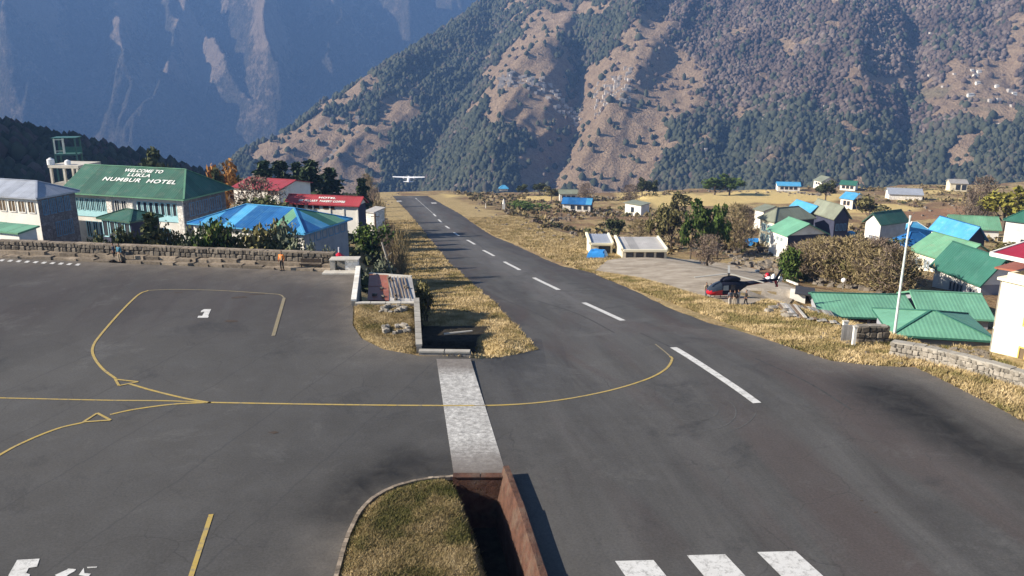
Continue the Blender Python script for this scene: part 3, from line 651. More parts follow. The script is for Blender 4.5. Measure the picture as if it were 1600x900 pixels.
def stone_wall_mat(name, c, mort, sc):
    m, t, b = NT(name, 0.9, 0.2); v = pos_node(t)
    vo = t.nodes.new('ShaderNodeTexVoronoi'); vo.inputs['Scale'].default_value = sc; t.links.new(v, vo.inputs['Vector'])
    ve = t.nodes.new('ShaderNodeTexVoronoi'); ve.feature = 'DISTANCE_TO_EDGE'; ve.inputs['Scale'].default_value = sc; t.links.new(v, ve.inputs['Vector'])
    cc = mix(t, 1.0, c, ramp(t, vo.outputs['Color'], [(0, 0.65), (1, 1.25)]), 'MULTIPLY')
    cc = mix(t, ramp(t, ve.outputs['Distance'], [(0.0, 1), (0.07, 0)]), cc, mort)
    t.links.new(cc, b.inputs['Base Color']); bump(t, b, ramp(t, ve.outputs['Distance'], [(0, 0), (0.1, 1)]), 0.6, 0.05); MAT[name] = m
stone_wall_mat('masonry', (0.84, 0.81, 0.75), (0.62, 0.58, 0.52), 2.6); stone_wall_mat('dark_masonry', (0.20, 0.20, 0.22), (0.10, 0.10, 0.11), 2.4)  # on house end walls the dark masonry carries their shade as colour

def clip_u(P, u, lo, hi):
    for sgn, lim in ((1, lo), (-1, hi)):
        out = []
        for i in range(len(P)):
            a, b = P[i], P[(i + 1) % len(P)]; da = sgn * (a.dot(u) - lim); db = sgn * (b.dot(u) - lim)
            if da >= 0: out.append(a)
            if (da >= 0) != (db >= 0): out.append(a + (b - a) * (da / (da - db)))
        P = out
        if len(P) < 3: return []
    return P
def add_roof(root, slopes, mat, trim, sheetw=1.6, alt=None, parts=True):
    """slopes: planar polygons; ridge and hip caps form the mesh 'roof', each corrugated sheet is a child of it"""
    cap = MB(); seen = {}
    for P in slopes:
        P = [Vector(p) for p in P]
        for i in range(len(P)):
            a, b = P[i], P[(i + 1) % len(P)]; k = tuple(sorted((tuple(round(c, 2) for c in a), tuple(round(c, 2) for c in b))))
            seen[k] = (a, b, seen.get(k, (0, 0, 0))[2] + 1)
    for a, b, n in seen.values():
        if n > 1: cap.bar(a + Vector((0, 0, .05)), b + Vector((0, 0, .05)), 0.22, 0.07)
        else: cap.bar(a - Vector((0, 0, .10)), b - Vector((0, 0, .10)), 0.06, 0.16)
    rf = cap.build('roof', trim or mat, root)
    body = MB()
    for P in slopes:
        P = [Vector(p) for p in P]; low = sorted(range(len(P)), key=lambda i: P[i].z)[:2]
        u = (P[low[0]] - P[low[1]]); u.z = 0; u.normalize(); n = (P[1] - P[0]).cross(P[2] - P[0]).normalized()
        if n.z < 0: n = -n
        us = [p.dot(u) for p in P]; lo, hi = min(us), max(us); k = max(1, int(round((hi - lo) / sheetw)))
        for i in range(k):
            Q = clip_u(P, u, lo + (hi - lo) * i / k - (0.03 if i else 0), lo + (hi - lo) * (i + 1) / k)
            if len(Q) < 3: continue
            Q = [q + n * (0.012 * (i % 2)) for q in Q]
            if parts:
                global _eu; _eu = (u, n)
                mm = mat
                if alt and random.random() < alt[1]: mm = random.choice(alt[0])
                so = MB().slab(Q, 0.03).build('roof_sheet', mm, rf); ea = so.data.attributes.new('eu', 'FLOAT', 'POINT')
                for vi_, v_ in enumerate(so.data.vertices): ea.data[vi_].value = v_.co.dot(u)
            else: body.slab(Q, 0.03)
    if not parts: body.build('roof_covering', mat, rf)
    return rf
def roof_slopes(kind, L, D, h, rise, o):
    a, b, c, d = (-o, -o, h), (L + o, -o, h), (L + o, D + o, h), (-o, D + o, h); z = h + rise
    if kind == 'hip':
        if L >= D: r0, r1 = (D / 2, D / 2, z), (L - D / 2 , D / 2, z)
        else: r0, r1 = (L / 2, L / 2, z), (L / 2, D - L / 2, z)
        if L >= D: return [(a, b, r1, r0), (b, c, r1), (c, d, r0, r1), (d, a, r0)]
        return [(a, b, r0), (b, c, r1, r0), (c, d, r1), (d, a, r0, r1)]
    if kind == 'hipr':       # hip only at the right end
        r0, r1 = (-o, D / 2, z), (L - D * .30, D / 2, z); return [(a, b, r1, r0), (b, c, r1), (c, d, r0, r1)]
    if kind == 'gx':
        r0, r1 = (-o, D / 2, z), (L + o, D / 2, z); return [(a, b, r1, r0), (c, d, r0, r1)]
    if kind == 'gy':
        r0, r1 = (L / 2, -o, z), (L / 2, D + o, z); return [(d, a, r0, r1), (b, c, r1, r0)]
    if kind == 'shed': return [(a, b, (L + o, D + o, z), (-o, D + o, z))]
    return [(a, b, c, d)]
def side_map(side, L, D):
    if side == 'F': return lambda u, z, off: (u, -off, z)
    if side == 'B': return lambda u, z, off: (L - u, D + off, z)
    if side == 'R': return lambda u, z, off: (L + off, u, z)
    return lambda u, z, off: (-off, D - u, z)
def quadbox(mb, f, u0, u1, z0, z1, o0, o1):
    mb.add([f(u0, z0, o0), f(u1, z0, o0), f(u1, z1, o0), f(u0, z1, o0), f(u0, z0, o1), f(u1, z0, o1), f(u1, z1, o1), f(u0, z1, o1)],
           [(3, 2, 1, 0), (4, 5, 6, 7), (0, 1, 5, 4), (1, 2, 6, 5), (2, 3, 7, 6), (3, 0, 4, 7)])
def add_window(root, f, u0, u1, z0, z1, frame, glass, mull=1, name='window'):
    mb = MB(); t = 0.09
    quadbox(mb, f, u0, u0 + t, z0, z1, -0.02, 0.07); quadbox(mb, f, u1 - t, u1, z0, z1, -0.02, 0.07)
    quadbox(mb, f, u0 + t, u1 - t, z1 - t, z1, -0.02, 0.068); quadbox(mb, f, u0 + t, u1 - t, z0, z0 + t, -0.02, 0.10)
    for i in range(mull):
        um = u0 + (u1 - u0) * (i + 1) / (mull + 1); quadbox(mb, f, um - .035, um + .035, z0 + t, z1 - t, -0.02, 0.062)
    w_ = mb.build(name, MAT[frame], root); p = MB(); quadbox(p, f, u0 + t, u1 - t, z0 + t, z1 - t, -0.03, 0.015); p.build('pane', MAT[glass], w_); return w_
def house(name, label, A, B, C, wall_h, roof, rise, wmat, rmat, trim=None, group=None, Y=None, over=0.45, wins=(), sheetw=1.6, alt=None, cat='building', depth=None, wallside=None, below=3.0, gab=None, door=None, parts=True, zl=None, base_h=None):
    if Y: a = PY(*A, Y)
    else:
        g = G(*A, lift=wall_h); a = PY(*A, g.y)
    b = PZ(*B, a.z); dirx = Vector((b.x - a.x, b.y - a.y, 0)); L = dirx.length; ang = math.atan2(dirx.y, dirx.x)
    if depth is None:
        c = PZ(*C, a.z); depth = Vector((c.x - b.x, c.y - b.y)).length
    # eaves overhang the walls: pull the walls in
    L2 = max(1.5, L - 2 * over); D2 = max(1.5, depth - 2 * over)
    org = Vector((a.x, a.y, a.z - wall_h)) + Vector((math.cos(ang), math.sin(ang), 0)) * over + Vector((-math.sin(ang), math.cos(ang), 0)) * over
    root = thing(name, label, cat, org, ang, group)
    mb = MB(); z0 = -below; h = wall_h
    sl = roof_slopes(roof, L2, D2, h, rise, over)
    W, D = L2, D2
    mb.box(0, W, 0, D, z0, h)
    wall = mb.build('wall', MAT[wmat], root)
    if roof == 'gx':
        for xx in (0, W): MB().add([(xx - .1, 0, h), (xx + .1, 0, h), (xx - .1, D, h), (xx + .1, D, h), (xx - .1, D / 2, h + rise * .93), (xx + .1, D / 2, h + rise * .93)], [(0, 2, 4), (1, 5, 3), (0, 4, 5, 1), (2, 3, 5, 4), (0, 1, 3, 2)]).build('gable', MAT[gab or wmat], root)
    if roof == 'gy':
        for yy in (0, D): MB().add([(0, yy - .1, h), (0, yy + .1, h), (W, yy - .1, h), (W, yy + .1, h), (W / 2, yy - .1, h + rise * .93), (W / 2, yy + .1, h + rise * .93)], [(0, 4, 2), (1, 3, 5), (0, 1, 5, 4), (2, 4, 5, 3), (0, 2, 3, 1)]).build('gable', MAT[gab or wmat], root)
    if roof == 'shed':
        MB().add([(0, 0, h), (W, 0, h), (0, D, h), (W, D, h), (0, D, h + rise * .9), (W, D, h + rise * .9)], [(0, 2, 4), (1, 5, 3), (2, 3, 5, 4), (0, 4, 5, 1), (0, 1, 3, 2)]).build('gable', MAT[gab or wmat], root)
    if wallside:  # darker skin on the right-hand end wall, its shade put into the colour
        f = side_map('R', W, D); mb = MB(); quadbox(mb, f, 0, D, z0, h, -0.02, 0.03); mb.build('shaded_side', MAT[wallside], root)
    if roof != 'none': add_roof(root, sl, MAT[rmat], MAT[trim] if trim else None, sheetw, alt, parts)
    for wdef in wins:
        side, u0, u1, zz0, zz1, n, frame, glass, mull = wdef
        f = side_map(side, W, D); T = W if side in 'FB' else D; step = (u1 - u0) / n
        for i in range(n):
            ua = (u0 + step * (i + 0.12)) * T; ub = (u0 + step * (i + 0.88)) * T
            add_window(root, f, ua, ub, h - zz1, h - zz0, frame, glass, mull)
    if door:
        side, u, wd, hh, mname = door; f = side_map(side, W, D); T = W if side in 'FB' else D
        d_ = MB(); quadbox(d_, f, u * T, u * T + wd, h - wall_h, h - wall_h + hh, -0.02, 0.05); dd = d_.build('door', MAT[mname], root)
        k_ = MB(); quadbox(k_, f, u * T + wd * .8, u * T + wd * .86, h - wall_h + hh * .45, h - wall_h + hh * .5, 0.05, 0.1); k_.build('handle', MAT['white_metal'], dd)
    root['_wd'] = 0; del root['_wd']
    return root, W, D, wall_h
def lettering(root, lines, mat, f, name='roof_lettering'):
    """flat letters laid on a slope; f(u, v) -> local point (u along eave, v up the slope)"""
    for text, u, v, size, stretch in lines:
        cu = bpy.data.curves.new('letters', 'FONT'); cu.body = text; cu.size = size; cu.align_x = 'LEFT'; cu.offset = 0.025; cu.space_character = 1.1
        to = bpy.data.objects.new('letters', cu); COL.objects.link(to); dg = bpy.context.evaluated_depsgraph_get()
        me = bpy.data.meshes.new_from_object(to.evaluated_get(dg)); bpy.data.objects.remove(to); bpy.data.curves.remove(cu)
        for vv in me.vertices: vv.co = f(u + vv.co.x * stretch, v + vv.co.y)
        me.materials.clear(); me.materials.append(mat); o = bpy.data.objects.new(name, me); COL.objects.link(o); o.parent = root; me.update()
MAT['letter_paint'] = simple('white_letter_paint', (0.72, 0.74, 0.70), var=0.15, scale=2)

# ------------------------------------------------------------------ stone walls
def rock_meshes(name, mat, n=8, sub=1):
    out = []
    for k in range(n):
        bm = bmesh.new(); bmesh.ops.create_cube(bm, size=1.0); bmesh.ops.bevel(bm, geom=bm.edges[:], offset=0.16, segments=1, affect='EDGES')
        for v in bm.verts:
            v.co *= 1 + random.uniform(-.2, .14)
        me = bpy.data.meshes.new(name); bm.to_mesh(me); bm.free(); me.materials.append(mat); out.append(me)
    return out
STONES = rock_meshes('stone', MAT['stone']); PSTONES = rock_meshes('stone', MAT['pale_stone'])
def put(name, me, loc, sc, rot, parent):
    o = bpy.data.objects.new(name, me); COL.objects.link(o); o.parent = parent; o.location = loc; o.scale = sc; o.rotation_euler = rot; return o
def stone_wall(label, pts, height, thick, stones, cell, cat='wall', name='stone_wall', cap=None, courses=None, mort='mortar', zf=None, face=-1, group=None, coping='pale_stone'):
    """pts: world (x, y, z) foot line; stones are parts set proud of a mortar core"""
    root = thing(name, label, cat, pts[0], 0, group); o = Vector(pts[0])
    core = MB(); P = [Vector(p) - o for p in pts]
    for a, b in zip(P, P[1:]):
        d = (b - a); d.z = 0; d.normalize(); n = Vector((-d.y, d.x, 0)); q = [a - n * 0, b, b + n * thick, a + n * thick]
        lo = -0.6; core.add([(v.x, v.y, v.z + lo) for v in q] + [(v.x, v.y, v.z + height - 0.06) for v in q], [(3, 2, 1, 0), (4, 5, 6, 7), (0, 1, 5, 4), (1, 2, 6, 5), (2, 3, 7, 6), (3, 0, 4, 7)])
    core.build('core', MAT[mort], root)
    rows = courses or max(1, int(round(height / (cell * 0.62)))); rh = height / rows
    capm = MB()
    for a, b in zip(P, P[1:]):
        d = (b - a); Ld = Vector((d.x, d.y)).length; dh = d.copy(); dh.z = 0; dh.normalize(); n = Vector((-dh.y, dh.x, 0)); ang = math.atan2(dh.y, dh.x)
        for r in range(rows):
            u = random.uniform(-.3, 0) * cell
            while u < Ld:
                wv = cell * random.uniform(0.6, 1.35); m_ = min(u + wv / 2, Ld); c = a + d * (m_ / Ld) + n * (0.05 + random.uniform(-.03, .04)); c.z += rh * (r + 0.5)
                put('stone', random.choice(stones), c, (wv * 0.97, 0.36, rh * random.uniform(.8, 1.12)), (random.uniform(-.1, .1), random.uniform(-.22, .22), ang + random.uniform(-.08, .08)), root)
                u += wv
        u = 0
        while u < Ld and cap:
            wv = min(cap * random.uniform(.7, 1.3), Ld - u + .01); c0 = a + d * (u / Ld); c1 = a + d * ((u + wv * .97) / Ld)
            zz = height + random.uniform(-.03, .03)
            mb = MB(); q = [c0 - n * 0.1, c1 - n * 0.1, c1 + n * (thick + .08), c0 + n * (thick + .08)]
            mb.add([(v.x, v.y, v.z + zz - .09) for v in q] + [(v.x, v.y, v.z + zz + .03) for v in q], [(3, 2, 1, 0), (4, 5, 6, 7), (0, 1, 5, 4), (1, 2, 6, 5), (2, 3, 7, 6), (3, 0, 4, 7)])
            mb.build('coping_stone', MAT[coping], root); u += wv
    return root
WL = [Vector((p[0], p[1], 0)) for p in WALL_L]
nL = Vector((0.09, 1, 0)).normalized()
back = 1.5
wl_pts = [p + nL * back for p in WL[1:]]; wl_pts[0] = wl_pts[0] + (wl_pts[0] - wl_pts[1]) * 0.06
sw = stone_wall('long dry stone wall behind two stone ledges along the far edge of the apron', wl_pts, 1.4, 0.5, STONES, 0.5, cap=1.5, courses=3, name='stone_wall', coping='ledge_stone')
def ledge(label, off0, off1, h):
    root = thing('stone_ledge', label, 'ledge', WL[1]); o = WL[1]
    a0 = WL[1] + (WL[1] - WL[2]) * 0.25
    for a, b in ((a0, WL[2]), (WL[2], WL[3])):
        d = b - a; L = d.length; dh = d.normalized(); n = Vector((-dh.y, dh.x, 0)); u = 0
        while u < L:
            wv = min(random.uniform(1.1, 2.3), L - u + .01); g0 = random.uniform(0, .1); hh = h + random.uniform(-.13, .05)
            if random.random() < 0.10: u += wv; continue
            q = [a + dh * (u + g0) + n * (off0 + random.uniform(-.2, .14)), a + dh * (u + wv) + n * (off0 + random.uniform(-.2, .14)), a + dh * (u + wv) + n * off1, a + dh * (u + g0) + n * off1]; q = [v - o for v in q]
            MB().add([(v.x, v.y, -0.05) for v in q] + [(v.x, v.y, hh) for v in q], [(3, 2, 1, 0), (4, 5, 6, 7), (0, 1, 5, 4), (1, 2, 6, 5), (2, 3, 7, 6), (3, 0, 4, 7)]).build('ledge_stone', MAT['ledge_stone'], root); u += wv
    return root
ledge('lower stone ledge running along the apron at the foot of the long wall', 0.15, 0.85, 0.26)
ledge('upper stone ledge stepped against the foot of the long apron wall', 0.87, 1.5, 0.55)

# concrete box and rail at the corner of the apron
k = Vector((*PZ(516, 424)[:2], 0)); e = Vector((*PZ(560, 424)[:2], 0)); W_ = (e - k).length
root = thing('corner_shelter', 'small stone and concrete shelter with a dark opening at the apron corner', 'shelter', k, math.atan2((e - k).y, (e - k).x))
MB().box(0, 0.45, 0, 0.5, -.1, 1.02).build('pillar', MAT['concrete'], root)
MB().box(1.35, W_, 0.15, 0.6, -.1, 1.02).build('side_wall', MAT['masonry'], root)
MB().box(0.45, 1.35, 1.0, 1.3, -.1, 1.02).build('back_wall', MAT['concrete'], root)
MB().box(-.05, W_ + .05, -.06, 1.3, 1.02, 1.12).build('slab', MAT['pale_concrete'], root)
MB().box(-.5, W_ + .1, -1.2, -.02, -.05, 0.12).build('step', MAT['pale_concrete'], root)
a = Vector((*PZ(560, 424)[:2], 0)); b2 = Vector((*PZ(553, 478)[:2], 0))
root = thing('retaining_wall', 'whitewashed narrow parapet wall at the apron corner beside the rusty shed', 'wall', a)
P = b2 - a; mb = MB(); mb.bar((0, 0, -2.2), (P.x, P.y, -2.2), 0.35, 5.2); mb.build('core', MAT['concrete'], root)
for i in range(7):
    p0 = P * (i / 7.0); p1 = P * ((i + .97) / 7.0); MB().bar((p0.x, p0.y, .46), (p1.x, p1.y, .46), 0.42, 0.14).build('coping_stone', MAT['white_wall'], root)
def seg_wall(label, pts, w_, h, lo, mat, capm, name='retaining_wall', cat='wall', caph=.12, capw=None, gap=1.2):
    pts = [Vector(p) for p in pts]; o = pts[0]; root = thing(name, label, cat, o)
    mb = MB()
    for a, b in zip(pts, pts[1:]): mb.bar(Vector((a.x, a.y, (h + lo) / 2)) - Vector((o.x, o.y, 0)), Vector((b.x, b.y, (h + lo) / 2)) - Vector((o.x, o.y, 0)), w_, h - lo)
    mb.build('core', MAT[mat], root)
    for a, b in zip(pts, pts[1:]):
        L = (b - a).length; n = max(1, int(L / gap))
        for i in range(n):
            p = a + (b - a) * (i / n) - o; q = a + (b - a) * ((i + .96) / n) - o
            MB().bar((p.x, p.y, h + caph / 2), (q.x, q.y, h + caph / 2), capw or w_ + .08, caph).build('coping_stone', MAT[capm], root)
    return root
C3('ditch_concrete', (0.24, 0.22, 0.20), var=0.25, scale=2, bmp=0.5, dirt=(0.10, 0.08, 0.06))
seg_wall('grey concrete wall between the grassy platform and the dark culvert pit', [PZ(651, 476), PZ(655, 551)], 0.35, 0.45, -4.8, 'ditch_concrete', 'concrete')
seg_wall('concrete headwall across the mouth of the culvert pit', [PZ(655, 553), PZ(736, 554)], 0.4, 0.16, -4.8, 'ditch_concrete', 'concrete')
seg_wall('low edge wall between the rusty shed and the grassy platform', [PZ(556, 478), PZ(651, 478)], 0.3, 0.2, -4.8, 'ditch_concrete', 'pale_concrete')
# near trench: headwall under the strip, sunlit rusty side wall, left lining
seg_wall('rusty concrete headwall under the pale strip at the trench mouth', [PZ(708, 745), PZ(795, 745)], 0.34, 0.05, -2.8, 'rust_wall', 'rust_wall', caph=.05)
root = thing('trench_wall', 'rust brown side wall of the near trench raised above the runway', 'wall', PZ(795, 742))
o = PZ(795, 742); line = [PZ(795, 742), PZ(817, 800), PZ(850, 900), PZ(885, 1010), PZ(1050, 1500)]
for i, (a, b) in enumerate(zip(line, line[1:])):
    n = max(1, int((b - a).length / 2.2))
    for j in range(n):
        p = a + (b - a) * (j / n) - o; q = a + (b - a) * ((j + 1.004) / n) - o
        d = (q - p).normalized(); nr = Vector((d.y, -d.x, 0)) * (1 if d.y < 0 else -1)
        if nr.x > 0: nr = -nr
        hh = 0.5; sec = [(0, hh), (.26, hh), (.62, -1.3), (.7, -2.8), (0, -2.8)]
        vs = [e_ + nr * w2 + Vector((0, 0, z2 + (random.uniform(-.03, .03) if z2 == hh else 0))) for e_ in (p, q) for w2, z2 in sec]
        mb = MB().add(vs, [(0, 1, 2, 3, 4), (9, 8, 7, 6, 5)] + [(k_, k_ + 5, (k_ + 1) % 5 + 5, (k_ + 1) % 5) for k_ in range(5)]); bm = bmesh.new()
        ob = mb.build('wall_panel', MAT['rust_wall'], root); bm.from_mesh(ob.data); bmesh.ops.recalc_face_normals(bm, faces=bm.faces[:]); bm.to_mesh(ob.data); bm.free()
# pale strip over the culvert, cast in bays
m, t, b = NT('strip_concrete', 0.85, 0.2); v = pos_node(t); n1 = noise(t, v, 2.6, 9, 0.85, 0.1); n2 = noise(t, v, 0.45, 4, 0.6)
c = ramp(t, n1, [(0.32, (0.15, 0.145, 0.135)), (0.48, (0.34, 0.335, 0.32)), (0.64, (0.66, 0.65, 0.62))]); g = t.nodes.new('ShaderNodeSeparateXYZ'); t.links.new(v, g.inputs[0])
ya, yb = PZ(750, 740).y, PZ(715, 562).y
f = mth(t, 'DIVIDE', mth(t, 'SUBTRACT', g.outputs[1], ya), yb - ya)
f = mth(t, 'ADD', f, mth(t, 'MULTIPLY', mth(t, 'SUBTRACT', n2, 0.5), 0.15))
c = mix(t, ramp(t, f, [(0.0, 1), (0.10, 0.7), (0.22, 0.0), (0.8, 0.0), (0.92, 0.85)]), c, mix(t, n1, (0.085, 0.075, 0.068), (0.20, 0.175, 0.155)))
t.links.new(c, b.inputs['Base Color']); MAT['strip'] = m
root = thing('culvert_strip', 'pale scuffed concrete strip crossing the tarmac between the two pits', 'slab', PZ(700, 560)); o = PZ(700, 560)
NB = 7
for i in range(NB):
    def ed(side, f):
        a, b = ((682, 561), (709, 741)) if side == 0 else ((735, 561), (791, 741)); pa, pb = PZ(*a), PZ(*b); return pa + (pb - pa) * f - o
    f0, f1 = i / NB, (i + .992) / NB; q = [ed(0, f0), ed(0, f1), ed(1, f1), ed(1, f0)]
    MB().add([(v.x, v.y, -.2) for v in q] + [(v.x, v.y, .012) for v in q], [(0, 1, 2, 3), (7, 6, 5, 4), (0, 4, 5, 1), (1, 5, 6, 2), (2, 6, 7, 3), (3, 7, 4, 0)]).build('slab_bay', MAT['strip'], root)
    if i == 2:
        pass
p0, p1 = PZ(693, 634.5), PZ(760, 634); mk = mesh_obj('strip_line', [(p0.x, p0.y - .06, .016), (p1.x, p1.y - .06, .016), (p1.x, p1.y + .06, .016), (p0.x, p0.y + .06, .016)], [(0, 1, 2, 3)], MAT['faint_yellow']); mk['kind'] = 'structure'

# right-hand stone wall and its stub with posts
rw = [PZ(1388, 556, -.6), PZ(1440, 566, -.5), PZ(1500, 582, -.35), PZ(1600, 612, -.1), PZ(1720, 650, 0)]
rw = [Vector((p.x, p.y, gz(p.x, p.y) - .05)) + Vector((.3, .4, 0)) for p in rw]
stone_wall('pale stone wall between the dry grass bank and the cream building', rw, 1.0, 0.45, PSTONES, 0.4, cap=1.3, courses=3, coping='concrete', mort='concrete')
sw2 = [G(1338, 537), G(1384, 536)]; sw2 = [Vector((p.x, p.y, p.z - .05)) for p in sw2]
stone_wall('short dark stone wall between the white posts and the long pale wall', sw2, 1.35, 0.4, STONES, 0.5, cap=1.0, courses=3)
for px, py, h, lb in ((1318, 533, 1.5, 'broad white concrete post at the end of the fence, left of the short wall'), (1333, 541, 1.45, 'slim white post right in front of the short dark stone wall')):
    g = G(px, py); wd = 0.34 if px < 1325 else 0.2
    r_ = thing('boundary_post', lb, 'post', (g.x, g.y, g.z), 0, 'white boundary posts'); MB().box(-wd / 2, wd / 2, -.12, .12, -.3, h).build('shaft', MAT['white_wall'], r_); MB().box(-wd / 2 - .04, wd / 2 + .04, -.16, .16, h, h + .08).build('cap', MAT['pale_concrete'], r_)
g = G(1325, 536); r_ = thing('tin_fence', 'grey corrugated tin fence panel between the two white posts', 'fence', (g.x, g.y + .25, g.z))
for i in range(5): MB().box(-.45 + .2 * i, -.27 + .2 * i, 0, .03 + .015 * (i % 2), -.3, 1.3).build('tin_panel', MAT['tin_roof'], r_)

# ------------------------------------------------------------------ buildings, left of the runway
W_CY = 'cyan_frame'
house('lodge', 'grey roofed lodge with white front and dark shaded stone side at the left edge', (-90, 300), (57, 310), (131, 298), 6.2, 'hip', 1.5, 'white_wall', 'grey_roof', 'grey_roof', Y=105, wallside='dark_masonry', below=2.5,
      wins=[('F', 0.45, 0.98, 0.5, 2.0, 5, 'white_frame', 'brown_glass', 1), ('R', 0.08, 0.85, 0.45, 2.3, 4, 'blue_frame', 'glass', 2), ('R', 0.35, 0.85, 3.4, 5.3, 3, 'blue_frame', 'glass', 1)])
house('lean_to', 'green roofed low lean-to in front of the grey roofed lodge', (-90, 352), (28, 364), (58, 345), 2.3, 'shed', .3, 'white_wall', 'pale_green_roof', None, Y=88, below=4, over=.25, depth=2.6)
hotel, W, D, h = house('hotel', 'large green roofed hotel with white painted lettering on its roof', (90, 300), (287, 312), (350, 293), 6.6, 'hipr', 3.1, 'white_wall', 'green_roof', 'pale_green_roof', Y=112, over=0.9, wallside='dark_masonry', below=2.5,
      wins=[('F', 0.04, 0.335, 0.75, 2.5, 6, 'cyan_frame', 'glass', 1), ('F', 0.40, 0.52, 0.75, 2.4, 2, 'white_frame', 'glass', 1), ('F', 0.60, 0.95, 0.75, 2.5, 7, 'cyan_frame', 'glass', 0), ('F', 0.12, 0.3, 3.9, 6.1, 3, 'cyan_frame', 'glass', 1), ('F', 0.62, 0.72, 3.9, 5.4, 2, 'cyan_frame', 'glass', 1), ('F', 0.79, 0.88, 4.2, 6.4, 1, 'cyan_frame', 'glass', 1), ('R', 0.1, 0.9, 0.8, 2.6, 5, 'blue_frame', 'glass', 1)])
for u0, u1 in ((0.04, 0.335), (0.40, 0.52), (0.60, 0.95)):
    mb = MB(); f = side_map('F', W, D); quadbox(mb, f, u0 * W, u1 * W, h - 3.25, h - 2.52, -.02, 0.09); mb.build('window_apron', MAT['white_frame' if u0 == .4 else 'cyan_frame'], hotel)
for u in (0.345, 0.53, 0.955):
    mb = MB(); quadbox(mb, f, u * W, (u + .045) * W, -2, h - .3, -.02, 0.22); mb.build('pilaster', MAT['masonry'], hotel)
o_ = 0.9; sl_len = math.hypot(D / 2 + o_, 3.1); vy = (D / 2 + o_) / sl_len; vz = 3.1 / sl_len
def rf_(u, v): return Vector((u, -o_ + v * vy, h + v * vz + 0.09))
lettering(hotel, [('WELCOME TO', 0.36 * W, sl_len * .80, 0.9, 1.0), ('LUKLA', 0.42 * W, sl_len * .65, 0.9, 1.3), ('NUMBUR  HOTEL', 0.24 * W, sl_len * .46, 1.05, 1.35)], MAT['letter_paint'], rf_)
house('porch', 'small green hipped entrance porch on cyan posts before the hotel', (150, 340), (203, 347), (208, 336), 2.6, 'hip', 0.9, 'dark_wall', 'green_roof', None, Y=99, below=3, over=.4, wins=[('F', 0, 1, .3, 2.3, 4, 'cyan_frame', 'glass', 0)])
bl, W, D, h = house('blue_roofed_hall', 'hall with patched bright blue hip roof beside the hotel', (292, 348), (476, 365), (529, 340), 4.2, 'hip', 1.75, 'masonry', 'blue_roof', 'sky_roof', Y=97, wallside='grey_wall', below=2.5, over=.5,
      alt=([MAT['sky_roof'], MAT['blue_roof']], .3), wins=[('R', 0.1, 0.95, 0.4, 1.4, 6, 'blue_frame', 'glass', 0)])
rf = [c for c in bl.children if c.name.startswith('roof')][0]; fc = bl.children
sheets = [c for c in rf.children]
for c in sheets:
    cx_ = sum((v.co.x for v in c.data.vertices)) / len(c.data.vertices); cy_ = sum((v.co.y for v in c.data.vertices)) / len(c.data.vertices)
    if cx_ > W - D * 0.45 and cy_ > 2.0:
        c.data.materials[0] = random.choice([MAT['pale_green_roof'], MAT['dark_green_roof'], MAT['rust_roof'], MAT['sky_roof'], MAT['olive_roof']])
rl_, W, D, h = house('red_roofed_lodge', 'long low lodge with pinkish red roof and faded white lettering', (443, 317), (561, 322), (568, 309), 4.2, 'gx', 1.3, 'white_wall', 'red_roof', None, Y=150, depth=4.5, wallside='dark_wall', below=3, over=.5, wins=[('F', 0.05, 0.7, .2, 0.9, 3, 'brown_frame', 'glass', 0)])
for u in (0.13, 0.36, 0.60, 0.79, 0.985):
    mb = MB(); quadbox(mb, side_map('F', W, D), u * W, u * W + .28, -3, h - .1, -.02, .12); mb.build('pilaster', MAT['white_wall'], rl_)
sl_len = math.hypot(D / 2 + .5, 1.3); vy = (D / 2 + .5) / sl_len; vz = 1.3 / sl_len
lettering(rl_, [('HOTEL', 0.42 * W, sl_len * .62, 0.62, 1.6), ('SIR HILLARY  BAKERY COFFEE', 0.16 * W, sl_len * .24, 0.72, 0.86)], MAT['letter_paint'], lambda u, v: Vector((u, -.5 + v * vy, h + v * vz + .07)))
house('red_roofed_cottage', 'small red roofed cottage with white gable behind the bare brown tree', (360, 292), (436, 297), (441, 284), 4.6, 'gx', 1.2, 'white_wall', 'red_roof', None, Y=165, below=4, over=.4, wins=[('F', 0.75, 0.98, .3, 1.1, 3, 'brown_frame', 'glass', 0)])
ch = house('stone_outbuilding', 'low stone outbuilding right of the red roofed lodge beneath the trees', (568, 330), (584, 332), (589, 327), 2.4, 'shed', .5, 'masonry', 'tin_roof', None, Y=160, below=3, over=.2)
